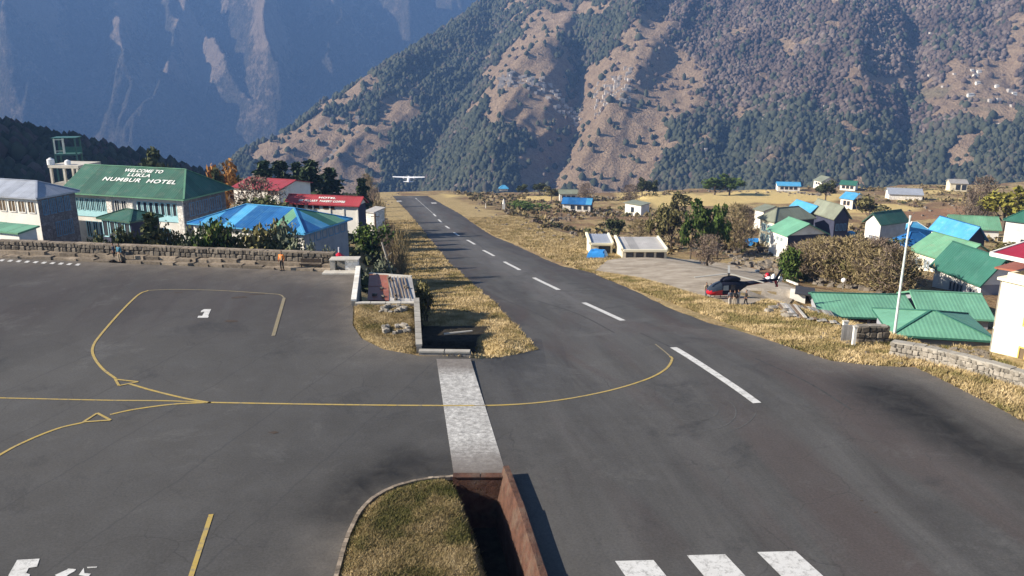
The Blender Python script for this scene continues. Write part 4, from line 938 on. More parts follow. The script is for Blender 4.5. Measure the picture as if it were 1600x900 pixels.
# shed with rusty and tin sheets beside the apron corner
root = thing('sunken_shed', 'sunken shed roofed with rusty red and bare tin sheets below the apron edge', 'shed', PZ(566, 470, -1.3)); o = PZ(566, 470, -1.3)
q = [PZ(574, 469, -.7), PZ(650, 472, -.7), PZ(643, 433, -.4), PZ(577, 428, -.4)]; q = [v - o for v in q]
fr = MB().prism([(v.x * .98 + .05, v.y * .98 + .05) for v in q], -3.6, -.1).build('wall', MAT['dark_masonry'], root)
n = 9; rfm = MB()
rfm.bar(q[3] + Vector((0, 0, .06)), q[2] + Vector((0, 0, .06)), .3, .12); rr0 = rfm.build('roof', MAT['pale_concrete'], root)
for i in range(n):
    a0, a1 = i / n, (i + 1.04) / n; top0 = q[3] + (q[2] - q[3]) * a0; top1 = q[3] + (q[2] - q[3]) * a1; bo0 = q[0] + (q[1] - q[0]) * a0; bo1 = q[0] + (q[1] - q[0]) * a1
    mid0 = (top0 + bo0) / 2; mid1 = (top1 + bo1) / 2; rust = i < 4
    for j, (A_, B_, C_, D_) in enumerate(((bo0, bo1, mid1, mid0), (mid0, mid1, top1, top0))):
        lift = Vector((0, 0, .03 * (i % 2) + .02 * j + random.uniform(0, .03))); MB().slab([v + lift for v in (A_, B_, C_, D_)], .03).build('roof_sheet', MAT['rust_roof' if rust else 'tin_roof'], rr0)
for i in range(10):
    p = q[0] + (q[1] - q[0]) * random.random(); pp = q[3] + (q[2] - q[3]) * random.random(); c = p + (pp - p) * random.random() + Vector((0, 0, .14))
    put('roof_stone', random.choice(STONES), c, (.3, .25, .18), (0, 0, random.random() * 3), rr0)
for i in range(6):
    a_ = q[0] + (q[1] - q[0]) * (.5 + .08 * i) + Vector((0, 0, .13)); b_ = q[3] + (q[2] - q[3]) * (.42 + .08 * i) + Vector((0, 0, .13)); MB().bar(a_ + (b_ - a_) * .1, a_ + (b_ - a_) * .9, .07, .06).build('roof_batten', MAT['timber'], rr0)
# unfinished concrete frame and green steel platform
c = PY(100, 286, 118); root = thing('concrete_frame', 'unfinished pale concrete frame with roof slab left of the green hotel', 'building frame', (c.x, c.y, c.z), R(-10))
MB().box(-2.2, 2.6, 0, 5, 2.1, 2.5).build('roof_slab', MAT['pale_concrete'], root)
for x, y in ((-1.9, .2), (.2, .2), (2.3, .2), (-1.9, 4.7), (2.3, 4.7)): MB().box(x - .15, x + .15, y - .15, y + .15, -9, 2.1).build('column', MAT['pale_concrete'], root)
MB().box(-2.0, 2.3, 0, 5, -.4, -.1).build('floor_slab', MAT['concrete'], root)
tk = thing('water_tank', 'small white water tank on the corner of the unfinished concrete frame', 'tank', c + Vector((-1.9, .8, 2.5))); MB().tube([(0, 0, 0), (0, 0, .75), (0, 0, .9)], [.5, .5, .2], 12).build('barrel', MAT['white_metal'], tk); MB().tube([(0, 0, .9), (0, 0, 1.0)], .15, 8).build('lid', MAT['white_metal'], tk)
tk2 = copy_tree(tk); tk2.location = c + Vector((0.4, 1.0, 2.5)); tk2.scale = (.8, .8, .7); tk2['label'] = 'lower water tank in the middle of the unfinished concrete frame'
for t_ in (tk, tk2): t_['group'] = 'water tanks on the concrete frame'
c = PY(106, 262, 150); root = thing('lookout_platform', 'dark green steel lookout platform standing before the wooded hill', 'tower', (c.x, c.y, c.z), R(8))
for x in (-1.8, 1.8):
    for y in (0, 2.4): MB().box(x - .12, x + .12, y - .12, y + .12, -6, 5.2).build('post', MAT['teal_metal'], root)
MB().box(-2, 2, -.1, 2.5, 2.2, 2.45).build('deck', MAT['teal_metal'], root); MB().box(-2.1, 2.1, -.2, 2.6, 5.2, 5.35).build('canopy', MAT['teal_metal'], root)
f_ = MB(); f_.bar((-1.8, -.05, 3.0), (-.2, -.05, 3.0), .1); f_.bar((-1.8, -.05, 5.0), (-.2, -.05, 5.0), .14); f_.bar((-1.7, -.05, 2.5), (-1.7, -.05, 5.2), .2); f_.bar((-.2, -.05, 2.5), (-.2, -.05, 5.2), .3); f_.build('window_frame', MAT['cyan_frame'] if False else MAT['pole_paint'], root)
MB().box(-2, 2, 2.3, 2.5, 2.45, 3.5).build('parapet', MAT['teal_metal'], root)

# ------------------------------------------------------------------ buildings, right of the runway
GF = 'buildings of the village right of the runway'
def H(*a, **k): k.setdefault('group', GF); return house(*a, **k)
# terminal with two low bays
def shed_trim(r):
    root, W, D, h = r; z1 = h + .2
    MB().bar((-.1, -.1, h + .12), (-.1, D + .1, z1 + .15), .4, .34).build('parapet', MAT['bright_cream_wall'], root); MB().bar((W + .1, .2, h + .1), (W + .1, D + .1, z1 + .1), .3, .24).build('parapet', MAT['bright_cream_wall'], root)
    MB().bar((.15, -.25, h - .02), (W, -.25, h - .02), .3, .36).build('eave_beam', MAT['bright_cream_wall'], root)
_s = H('airfield_shed', 'cream low shed with grey sloping roof, left bay beside the blue tarpaulin', (922, 381), (958, 381), (944, 367), 1.9, 'shed', .2, 'cream_wall', 'grey_roof', 'cream_wall', over=.1, wins=[('F', .3, 1, .4, 1.8, 1, 'dark_timber', 'glass', 0)], below=1.5)
shed_trim(_s)
_s = H('airfield_shed', 'cream low shed with pale pinkish roof, right bay facing the gravel pad', (972, 391), (1043, 391), (1015, 372), 1.35, 'shed', .2, 'cream_wall', 'tin_roof', 'cream_wall', over=.1, wins=[('F', .05, .97, .4, 1.3, 4, 'dark_timber', 'glass', 0)], below=1.5)
shed_trim(_s)
H('farmhouse', 'white farmhouse with grey stone roof behind the blue roofed barn', (873, 303), (904, 303), (900, 297), 3.2, 'gx', 1.6, 'white_wall', 'olive_roof', None, depth=6, wins=[('F', .1, .9, .8, 2, 3, 'brown_frame', 'glass', 0)], parts=False)
H('barn', 'open barn with bright blue roof and white rounded end wall', (877, 318), (924, 320), (922, 312), 2.8, 'gx', 1.9, 'masonry', 'blue_roof', None, depth=6.5, wallside='dark_wall', wins=[('F', .25, .95, .4, 2.2, 3, 'white_frame', 'glass', 0)], sheetw=2.4, alt=([MAT['sky_roof']], .2))
H('white_cottage', 'broken white cottage without much roof amid bare shrubs', (974, 316), (1002, 321), (1004, 314), 4.2, 'shed', .4, 'white_wall', 'olive_roof', None, depth=5, wins=[('F', .35, .6, 1.2, 3, 1, 'dark_timber', 'glass', 0)], parts=False)
H('byre', 'tiny hut under a turquoise roof at the terrace rim', (779, 295), (795, 295), (792, 291), 0.9, 'hip', 1.6, 'masonry', 'sky_roof', None, below=.3, depth=4, parts=False)
H('cottage', 'long low white cottage with pale blue roof at the terrace rim', (1214, 290), (1252, 291), (1254, 286), 3.0, 'gx', 1.6, 'white_wall', 'sky_roof', None, depth=8, wins=[('F', .1, .9, .5, 2, 4, 'brown_frame', 'glass', 0)], parts=False)
H('farmhouse', 'white gabled farmhouse with olive roof beside the lone dark tree', (1270, 281), (1284, 284), (1310, 283), 4.5, 'gx', 2.4, 'white_wall', 'olive_roof', None, wins=[('F', .2, .8, .8, 2, 2, 'brown_frame', 'glass', 0)], parts=False)
H('cottage', 'green roofed cottage just right of the white gabled farmhouse', (1311, 288), (1338, 290), (1345, 286), 3.0, 'gx', 1.8, 'white_wall', 'dark_green_roof', None, depth=8, wins=[('F', .1, .9, .5, 2, 3, 'brown_frame', 'glass', 0)], parts=False)
H('cottage', 'cyan roofed cottage with white end wall among the fields', (1311, 309), (1334, 312), (1360, 309), 4.0, 'gx', 1.8, 'white_wall', 'sky_roof', None, wallside='dark_wall', wins=[('F', .2, .8, .8, 2.4, 2, 'brown_frame', 'glass', 0)], parts=False)
H('byre', 'long grey blue tin roofed byre lying in the far fields', (1388, 303), (1444, 305), (1446, 300), 2.4, 'gx', 2.0, 'masonry', 'grey_roof', None, depth=9, wallside='dark_wall', parts=False)
H('byre', 'open fronted brown shed on the horizon right of the fields', (1484, 286), (1514, 287), (1517, 283), 4.0, 'gx', 1.4, 'cream_wall', 'tin_roof', None, depth=9, wins=[('F', .3, 1, .8, 3.4, 2, 'dark_timber', 'glass', 0)], parts=False)
# big group of lodges
H('guesthouse', 'rear grey roofed wing with white gable at the left of the lodge group', (1176, 326), (1193, 330), (1236, 328), 5.5, 'gx', 1.0, 'white_wall', 'olive_roof', None, sheetw=2.4)
H('guesthouse', 'blue roofed block rising behind the olive roofed lodges', (1233, 322), (1266, 333), (1283, 331), 9.5, 'gx', 1.4, 'dark_wall', 'sky_roof', None, Y=178, sheetw=2.4)
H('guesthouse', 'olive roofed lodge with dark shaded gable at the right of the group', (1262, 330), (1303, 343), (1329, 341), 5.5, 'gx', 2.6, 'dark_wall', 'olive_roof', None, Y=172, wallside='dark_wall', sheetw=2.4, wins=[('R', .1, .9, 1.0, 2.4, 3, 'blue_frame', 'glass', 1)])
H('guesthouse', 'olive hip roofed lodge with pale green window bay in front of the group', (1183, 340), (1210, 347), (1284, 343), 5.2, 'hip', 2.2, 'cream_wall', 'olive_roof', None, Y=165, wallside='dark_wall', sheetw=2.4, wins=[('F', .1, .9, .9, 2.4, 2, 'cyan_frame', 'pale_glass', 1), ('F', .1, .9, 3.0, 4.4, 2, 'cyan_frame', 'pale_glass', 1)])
H('guesthouse', 'small green roofed white house in front of the olive lodges', (1198, 357), (1230, 369), (1262, 358), 3.4, 'gx', 2.0, 'white_wall', 'bright_green_roof', None, Y=150, wallside='dark_wall', sheetw=2.4, wins=[('F', .35, .8, .7, 1.6, 2, 'white_frame', 'pale_glass', 0)])
wgh = H('white_gabled_house', 'white gabled house with dark blue lower half and green roof', (1347, 346), (1377, 352), (1428, 347), 5.6, 'gy', 1.9, 'white_wall', 'green_roof', None, wallside='grey_wall', sheetw=2.4, wins=[('F', .3, .8, 2.2, 2.8, 4, 'grey_wall', 'glass', 0)])
mb = MB(); f = side_map('F', wgh[1], wgh[2]); quadbox(mb, f, 0, wgh[1], -1.0, 2.6, -.02, .06); mb.build('lower_cladding', MAT['dark_wall'], wgh[0])
H('white_annexe', 'blue hip roofed white annexe behind the flagpole', (1386, 360), (1412, 370), (1458, 366), 3.2, 'hip', 2.2, 'white_wall', 'sky_roof', 'white_wall', sheetw=2.4, Y=158)
H('white_annexe', 'lower dark blue roofed annexe just left of the flagpole', (1389, 375), (1414, 384), (1450, 378), 3.2, 'hip', 1.8, 'white_wall', 'blue_roof', None, sheetw=2.4, Y=140, wins=[('F', .2, .9, .6, 2.6, 2, 'grey_wall', 'glass', 0)])
H('schoolhouse', 'white house with large pale blue gable roof in the middle of the right village', (1450, 358), (1512, 377), (1546, 376), 3.4, 'gx', 2.4, 'white_wall', 'sky_roof', 'blue_roof', sheetw=2.4, Y=150, wins=[('F', .05, .5, .6, 1.8, 3, 'grey_wall', 'pale_glass', 0)], wallside='dark_wall', gab='dark_wall')
H('longhouse', 'long low green roofed house behind the pale blue gable roof', (1485, 356), (1566, 360), (1568, 345), 2.8, 'gx', 2.2, 'white_wall', 'pale_green_roof', None, sheetw=2.4, depth=8, Y=178)
H('white_gabled_house', 'tall white house with green roof at the far right edge of the village', (1567, 343), (1640, 352), (1650, 335), 5.0, 'hip', 2.6, 'white_wall', 'dark_green_roof', None, sheetw=2.4, Y=150, wins=[('F', .4, .95, 3.2, 4.4, 3, 'grey_wall', 'glass', 0)])
H('schoolhouse', 'cream house with long pale green gable roof behind the flagpole', (1418, 389), (1490, 411), (1545, 400), 3.6, 'gx', 2.4, 'bright_cream_wall', 'pale_green_roof', None, sheetw=2.4, Y=122, wins=[('F', .08, .95, .8, 2.3, 4, 'white_frame', 'pale_glass', 1)])
H('schoolhouse', 'white house with big dark green gable roof and a strip of dark windows', (1452, 415), (1532, 447), (1567, 436), 3.6, 'gx', 3.0, 'white_wall', 'dark_green_roof', None, sheetw=2.4, Y=100, wallside='grey_wall', wins=[('F', .36, .66, .9, 2.1, 4, 'grey_wall', 'glass', 0), ('F', .78, .92, .9, 2.1, 2, 'grey_wall', 'glass', 0)])
0 and H('schoolhouse', 'crimson roofed house half hidden behind the cream building', (1548, 405), (1640, 432), (1680, 415), 3.0, 'gx', 2.4, 'white_wall', 'crimson_roof', 'white_wall', sheetw=2.4, Y=80)
H('longhouse', 'long bright green roofed market hall below the dry grass bank', (1283, 494), (1438, 498), (1442, 470), 2.9, 'gx', 1.2, 'grey_wall', 'bright_green_roof', 'dark_green_roof', sheetw=2.0, Y=80, depth=9, wins=[('F', .05, .95, .4, 2.2, 6, 'dark_timber', 'glass', 0)])
H('longhouse', 'second bright green roof behind the flagpole, right half of the market hall', (1438, 494), (1556, 500), (1560, 470), 2.9, 'gx', 1.4, 'grey_wall', 'bright_green_roof', None, sheetw=2.0, Y=79, depth=9)
H('longhouse', 'nearest bright green hip roof just behind the pale stone wall', (1393, 523), (1560, 533), (1565, 500), 2.6, 'hip', 1.2, 'grey_wall', 'bright_green_roof', 'dark_green_roof', sheetw=2.0, Y=68, depth=8)
# cream building at the right edge
a = PZ(1543, 578, -2.0); root = thing('cream_building', 'tall bright cream building with brown windows and crimson top roof at the right edge', 'building', (a.x, a.y, -2.0), R(-62))
MB().box(0, 12, 0, 9, -1.5, 6.5).build('wall', MAT['bright_cream_wall'], root)
MB().box(-.22, 12.2, -.22, 9.2, 6.5, 6.68).build('cornice', MAT['bright_cream_wall'], root); MB().box(-.06, 12.1, -.06, 9.1, 3.05, 3.16).build('string_course', MAT['bright_cream_wall'], root)
fF = side_map('F', 12, 9); fL = side_map('L', 12, 9)
for u in (1.85, 5.0, 8.4):
    for z in (.95, 3.75):
        w_ = add_window(root, fF, u, u + 1.9, z, z + 1.4, 'yellow_frame', 'brown_glass', 3); mb = MB(); quadbox(mb, fF, u - .1, u + 2.0, z - .12, z - .02, -.02, .16); mb.build('sill', MAT['white_frame'], w_)
for z in (.95, 3.75): add_window(root, fL, 2.0, 3.6, z, z + 1.4, 'brown_frame', 'brown_glass', 1)
MB().box(.2, 12, .2, .42, 6.68, 7.05).build('parapet', MAT['bright_cream_wall'], root); MB().box(.2, .42, .42, 8.7, 6.68, 7.05).build('parapet', MAT['bright_cream_wall'], root)
for x in (1.9, 3.3, 4.7, 6.1, 7.5): MB().bar((x + .1, .8, 6.68), (x - .85, -.1, 8.3), .2).build('slanted_column', MAT['bright_cream_wall'], root)
MB().bar((1.0, .8, 6.95), (12, .8, 6.95), .16, .3).build('sill_beam', MAT['bright_cream_wall'], root)
ur = MB().box(2.4, 12, 1.0, 8.5, 6.68, 8.25).build('upper_room', MAT['brown_glass'], root)
r2 = MB().slab([(-.6, -.7, 8.3), (13, -.7, 8.3), (13, 9, 9.3), (-.6, 9, 9.3)], .14).build('roof', MAT['crimson_roof'], root); MB().bar((-.6, -.75, 8.25), (13, -.75, 8.25), .14, .26).build('fascia', MAT['white_wall'], r2); MB().bar((-.66, -.7, 8.25), (-.66, 9, 9.2), .12, .26).build('fascia', MAT['white_wall'], r2)
MB().slab([(-1.5, 1.4, 6.9), (.2, 1.4, 7.0), (.2, 6, 7.25), (-1.5, 6, 7.15)], .12).build('side_canopy', MAT['rust_roof'], root)
MB().tube([(-.1, .12, 0), (-.1, .12, 6.5)], .06, 7).build('drainpipe', MAT['concrete'], root)
ip = ISLAND[:9]; kb = thing('kerb', 'worn pale concrete kerb curving round the near grass island', 'kerb', (ip[0][0], ip[0][1], 0)); kp = catmull(ip, 6); acc = 0
for a_, b_ in zip(kp, kp[1:]):
    a2 = (a_[0] - ip[0][0], a_[1] - ip[0][1]); b2 = (b_[0] - ip[0][0], b_[1] - ip[0][1]); L_ = math.hypot(b2[0] - a2[0], b2[1] - a2[1])
    if L_ < .05 or b_[1] < 16: continue
    n_ = max(1, int(L_ / .9))
    for i in range(n_):
        f0, f1 = i / n_, (i + .96) / n_; MB().bar((a2[0] + (b2[0] - a2[0]) * f0, a2[1] + (b2[1] - a2[1]) * f0, -.02), (a2[0] + (b2[0] - a2[0]) * f1, a2[1] + (b2[1] - a2[1]) * f1, -.02), .17, .18 + random.uniform(-.03, .03)).build('kerb_stone', MAT['ledge_stone'], kb)
#==STAGE3==
# ------------------------------------------------------------------ vegetation
def leafm(name, a, b, c=None):
    m, t, bb = NT(name, 0.9, 0.1); v = pos_node(t)
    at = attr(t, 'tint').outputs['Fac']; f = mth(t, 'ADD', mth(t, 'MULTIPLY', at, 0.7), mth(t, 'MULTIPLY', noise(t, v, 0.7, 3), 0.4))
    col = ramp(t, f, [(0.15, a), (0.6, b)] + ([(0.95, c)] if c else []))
    oi = t.nodes.new('ShaderNodeObjectInfo').outputs['Random']; col = mix(t, 1.0, col, ramp(t, oi, [(0, 0.8), (1, 1.2)]), 'MULTIPLY')
    t.links.new(col, bb.inputs['Base Color']); MAT[name] = m
leafm('leaf_dark', (0.026, 0.036, 0.018), (0.080, 0.092, 0.040), (0.15, 0.15, 0.075)); leafm('leaf_green', (0.03, 0.055, 0.012), (0.085, 0.13, 0.03), (0.17, 0.20, 0.06))
leafm('leaf_olive', (0.06, 0.055, 0.022), (0.15, 0.135, 0.055), (0.26, 0.23, 0.11)); leafm('needles', (0.016, 0.030, 0.018), (0.05, 0.075, 0.038), (0.11, 0.13, 0.065))
leafm('leaf_orange', (0.13, 0.06, 0.02), (0.30, 0.15, 0.045), (0.40, 0.22, 0.08)); leafm('twigs', (0.07, 0.05, 0.038), (0.17, 0.13, 0.10), (0.28, 0.22, 0.17))
leafm('leaf_yellow', (0.12, 0.11, 0.02), (0.27, 0.25, 0.05), (0.38, 0.34, 0.09)); leafm('leaf_pale', (0.07, 0.085, 0.055), (0.17, 0.19, 0.13), (0.30, 0.31, 0.23))
leafm('twigs_olive', (0.085, 0.072, 0.032), (0.21, 0.165, 0.085), (0.34, 0.27, 0.15))
def quads(P, size, up=0.5, asp=1.6, r=rng):
    n = len(P); d = r.normal(size=(n, 3)); d /= np.linalg.norm(d, axis=1)[:, None]; e = r.normal(size=(n, 3)); e -= d * (e * d).sum(1)[:, None]; e /= np.linalg.norm(e, axis=1)[:, None]
    sz = size * r.uniform(0.6, 1.4, (n, 1)) * 0.5
    V = np.stack([P - d * sz * asp, P + e * sz, P + d * sz * asp, P - e * sz * 0.8], 1).reshape(-1, 3); return V, np.arange(4 * n).reshape(-1, 4)
def leaf_data(name, P, size, mat, tint, asp=1.6):
    V, F = quads(P, size, asp=asp); me = bpy.data.meshes.new(name); me.vertices.add(len(V)); me.vertices.foreach_set('co', V.astype(np.float32).ravel())
    me.loops.add(F.size); me.loops.foreach_set('vertex_index', F.astype(np.int32).ravel()); me.polygons.add(len(F)); me.polygons.foreach_set('loop_start', np.arange(len(F), dtype=np.int32) * 4)
    at = me.attributes.new('tint', 'FLOAT', 'POINT'); at.data.foreach_set('value', np.repeat(tint, 4).astype(np.float32)); me.materials.append(mat); me.update(calc_edges=True); return me
def crown_data(kind, seed, mat):
    r = np.random.default_rng(seed)
    if kind == 'broad':
        nl = 11; cs = []; 
        for i in range(nl):
            a = r.uniform(0, 6.28); h = r.uniform(0.38, 0.85); rad = 0.34 * math.sqrt(max(0.05, 1 - ((h - .55) / .5) ** 2)) * r.uniform(.3, 1); cs.append((math.cos(a) * rad, math.sin(a) * rad, h, r.uniform(.11, .2)))
        P = []; T = []
        for cx, cy, cz, cr in cs:
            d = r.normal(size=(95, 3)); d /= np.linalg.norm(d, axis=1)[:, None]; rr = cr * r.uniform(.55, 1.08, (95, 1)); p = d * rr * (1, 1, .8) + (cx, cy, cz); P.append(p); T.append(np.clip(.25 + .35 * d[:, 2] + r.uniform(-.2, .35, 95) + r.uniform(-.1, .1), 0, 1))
        return leaf_data('crown', np.concatenate(P), 0.055, mat, np.concatenate(T))
    if kind == 'shrub':
        P = []; T = []
        for i in range(8):
            a = r.uniform(0, 6.28); rad = r.uniform(0, .42); c = np.array([math.cos(a) * rad, math.sin(a) * rad, r.uniform(.25, .62)]); cr = r.uniform(.2, .32)
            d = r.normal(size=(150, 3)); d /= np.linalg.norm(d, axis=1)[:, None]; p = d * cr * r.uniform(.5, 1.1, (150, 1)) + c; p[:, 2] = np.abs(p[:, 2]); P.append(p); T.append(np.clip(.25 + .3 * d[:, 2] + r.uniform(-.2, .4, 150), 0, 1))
        return leaf_data('crown', np.concatenate(P), 0.06, mat, np.concatenate(T))
    if kind == 'pine':
        P = []; T = []
        for k in range(15):
            h = 0.22 + 0.75 * k / 15 + r.uniform(-.015, .015); L = 0.30 * (1 - (h - .15) / .9) ** 0.75 * r.uniform(.75, 1.15)
            for j in range(5):
                a = r.uniform(0, 6.28); LL = L * r.uniform(.6, 1.15)
                u = r.uniform(0.15, 1, 15); x = np.cos(a) * LL * u; y = np.sin(a) * LL * u; z = h - .05 * u ** 1.5 + .03 * u
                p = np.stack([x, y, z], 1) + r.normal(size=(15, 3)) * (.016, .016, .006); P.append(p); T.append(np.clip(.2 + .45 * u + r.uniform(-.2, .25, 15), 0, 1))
        return leaf_data('crown', np.concatenate(P), 0.05, mat, np.concatenate(T), 2.0)
    P = []; T = []; D = []      # bare: twigs
    n = 800 if kind == 'bare' else 1500
    a = r.uniform(0, 6.28, n); rad = np.sqrt(r.uniform(0, 1, n)); hh = r.uniform(.25 if kind == 'bare' else .1, 1, n)
    R0 = (.30 * (1 + .35 * np.sin(a * 3 + hh * 9))) * (np.sin(np.clip(hh, 0, 1) * 2.6) if kind == 'bare' else np.sqrt(np.clip(np.sin(hh * 3.0), 0, 1))) ; P = np.stack([np.cos(a) * rad * R0, np.sin(a) * rad * R0, hh], 1)
    d = np.stack([np.cos(a) * rad * .5, np.sin(a) * rad * .5, np.ones(n)], 1) + r.normal(size=(n, 3)) * (.35 if kind == 'bare' else .75); d /= np.linalg.norm(d, axis=1)[:, None]; e = np.cross(d, r.normal(size=(n, 3))); e /= np.linalg.norm(e, axis=1)[:, None]
    L = r.uniform(.05, .11, (n, 1)) * (1 if kind == 'bare' else .6); w_ = .0055 if kind == 'bare' else .0065
    V = np.stack([P - d * L, P + e * w_, P + d * L, P - e * w_], 1).reshape(-1, 3); F = np.arange(4 * n).reshape(-1, 4)
    me = bpy.data.meshes.new('crown'); me.vertices.add(len(V)); me.vertices.foreach_set('co', V.astype(np.float32).ravel()); me.loops.add(F.size); me.loops.foreach_set('vertex_index', F.astype(np.int32).ravel()); me.polygons.add(len(F)); me.polygons.foreach_set('loop_start', np.arange(len(F), dtype=np.int32) * 4)
    at = me.attributes.new('tint', 'FLOAT', 'POINT'); at.data.foreach_set('value', np.repeat(r.uniform(.1, 1, n), 4).astype(np.float32)); me.materials.append(mat); me.update(calc_edges=True); return me
def trunk_data(kind, seed):
    rnd = random.Random(seed); mb = MB()
    if kind == 'pine': mb.tube([(0, 0, -.1), (0.005, 0, .4), (0, 0, .95)], [.022, .014, .004], 6)
    elif kind == 'shrub':
        for i in range(5):
            a = rnd.uniform(0, 6.28); mb.tube([(0, 0, -.1), (math.cos(a) * .12, math.sin(a) * .12, .25), (math.cos(a) * .3, math.sin(a) * .3, .55)], [.025, .016, .006], 5)
    else:
        mb.tube([(0, 0, -.1), (.01, .005, .18), (-.01, .01, .36), (.0, 0, .55)], [.03, .024, .018, .01], 7)
        for i in range(9 if kind != 'broad' else 6):
            a = rnd.uniform(0, 6.28); h = rnd.uniform(.15, .45); L = rnd.uniform(.16, .3); mb.tube([(0, 0, h), (math.cos(a) * L * .5, math.sin(a) * L * .5, h + .14), (math.cos(a) * L, math.sin(a) * L, h + rnd.uniform(.28, .42))], [.014, .009, .003], 5)
    me = bpy.data.meshes.new('trunk'); me.from_pydata(mb.v, [], mb.f); me.materials.append(MAT['bark']); return me
_tc = {}
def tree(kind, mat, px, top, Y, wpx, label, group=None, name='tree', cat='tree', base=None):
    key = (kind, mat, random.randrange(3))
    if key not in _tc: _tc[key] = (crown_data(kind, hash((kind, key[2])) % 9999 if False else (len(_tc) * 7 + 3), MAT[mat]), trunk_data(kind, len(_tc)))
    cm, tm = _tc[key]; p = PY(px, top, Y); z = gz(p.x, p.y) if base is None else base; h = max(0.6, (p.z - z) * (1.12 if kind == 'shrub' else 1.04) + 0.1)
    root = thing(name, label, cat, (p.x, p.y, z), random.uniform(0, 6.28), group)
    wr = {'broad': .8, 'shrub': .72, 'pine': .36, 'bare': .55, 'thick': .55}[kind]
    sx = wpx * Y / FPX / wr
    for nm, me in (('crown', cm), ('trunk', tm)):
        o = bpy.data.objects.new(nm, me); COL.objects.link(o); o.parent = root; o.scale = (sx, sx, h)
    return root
TG = 'pines behind the red roofed lodge'
for x, tp, Y, w_, lb in ((410, 252, 190, 44, 'leftmost dark pine, right above the red roofed cottage'), (436, 251, 195, 40, 'second dark pine from the left above the red roofed cottage'), (462, 254, 200, 34, 'middle pine of the row behind the pinkish red roof'), (484, 250, 188, 50, 'tallest broad pine behind the pinkish red roof'), (514, 262, 192, 42, 'rightmost pine of the row, lower than its neighbours'), (565, 279, 185, 30, 'lone flat topped pine beside the end of the pinkish red roof')):
    tree('pine', 'needles', x, tp, Y, w_, lb, TG, 'pine_tree')
tree('broad', 'leaf_orange', 348, 248, 178, 52, 'rusty orange autumn tree between the hotel and the pines', name='autumn_tree')
for x, tp, Y, w_, lb in ((254, 229, 205, 60, 'big dark round tree above the hotel ridge'), (225, 250, 215, 40, 'dark low tree on the hill foot left of the big round tree'), (302, 264, 170, 45, 'low dark tree peeping over the shaded hotel roof'), (325, 262, 172, 40, 'dark tree beside the orange autumn tree'), (375, 268, 182, 36, 'dark green tree right of the orange autumn tree')):
    tree('broad', 'leaf_dark', x, tp, Y, w_, lb, 'dark trees around the hotel', 'dark_tree')
tree('thick', 'twigs', 398, 282, 150, 80, 'bare reddish brown tree before the red roofed cottage', name='bare_tree')
tree('shrub', 'leaf_dark', 400, 300, 143, 80, 'dark bushy shrub under the bare reddish tree', name='shrub', cat='shrub')
tree('shrub', 'leaf_dark', 425, 306, 138, 40, 'dark shrub at the white gable of the red roofed cottage', name='shrub', cat='shrub')
row = [(140, 352, 30, 'leaf_dark'), (160, 356, 34, 'leaf_dark'), (182, 347, 36, 'leaf_dark'), (205, 352, 36, 'leaf_olive'), (232, 338, 34, 'leaf_dark'), (252, 350, 36, 'leaf_olive'), (272, 358, 30, 'leaf_dark')]
pos = ['beside the shaded lodge wall', 'left of the green porch', 'under the green porch', 'right of the green porch', 'tallest one, before the hotel windows', 'below the long row of hotel windows', 'at the right hotel corner']
for (x, tp, w_, mt), ps in zip(row, pos): tree('pine' if x in (232,) else 'shrub', mt, x, tp - 4, 87.5, w_ * 1.2, f'garden shrub behind the apron wall, {ps}', 'shrubs before the hotel', 'shrub', 'shrub')
row = [(292, 350, 34, 'leaf_dark'), (312, 356, 34, 'leaf_pale'), (333, 350, 36, 'leaf_green'), (356, 356, 40, 'leaf_olive'), (380, 352, 40, 'leaf_olive'), (402, 354, 40, 'leaf_olive'), (424, 362, 36, 'leaf_dark'), (443, 359, 34, 'leaf_pale'), (458, 372, 26, 'leaf_dark'), (482, 378, 20, 'leaf_pale'), (497, 383, 18, 'leaf_pale'), (512, 380, 20, 'leaf_pale')]
pos = ['the first at the hotel corner', 'second from the hotel corner, greyish', 'bright green one under the blue eave', 'dense olive one left of the middle', 'dense olive one in the middle', 'dense olive one right of the middle', 'dark one below the right half of the blue eave', 'pale one under the blue roof corner', 'low dark one at the blue roof corner', 'thin grey one left of the pair by the grey wall', 'small thin grey one before the shaded grey wall', 'thin grey one nearest the red umbrella']
for (x, tp, w_, mt), ps in zip(row, pos): tree('shrub', mt, x, tp - (10 if x < 470 else 0), 84.5 if x < 470 else 82, w_ * (1.35 if x < 470 else 1), f'shrub behind the apron wall, {ps}', 'shrubs before the blue roofed hall', 'shrub', 'shrub')
tree('shrub', 'leaf_green', 576, 347, 118, 44, 'bright bushy shrub beside the yellow meadow left of the runway', name='shrub', cat='shrub')
tree('shrub', 'leaf_pale', 588, 405, 90, 30, 'spiky pale shrub in the shadow above the rusty shed', name='shrub', cat='shrub')
tree('shrub', 'leaf_olive', 664, 438, 71, 30, 'olive bush at the right edge of the tin roof', name='shrub', cat='shrub')
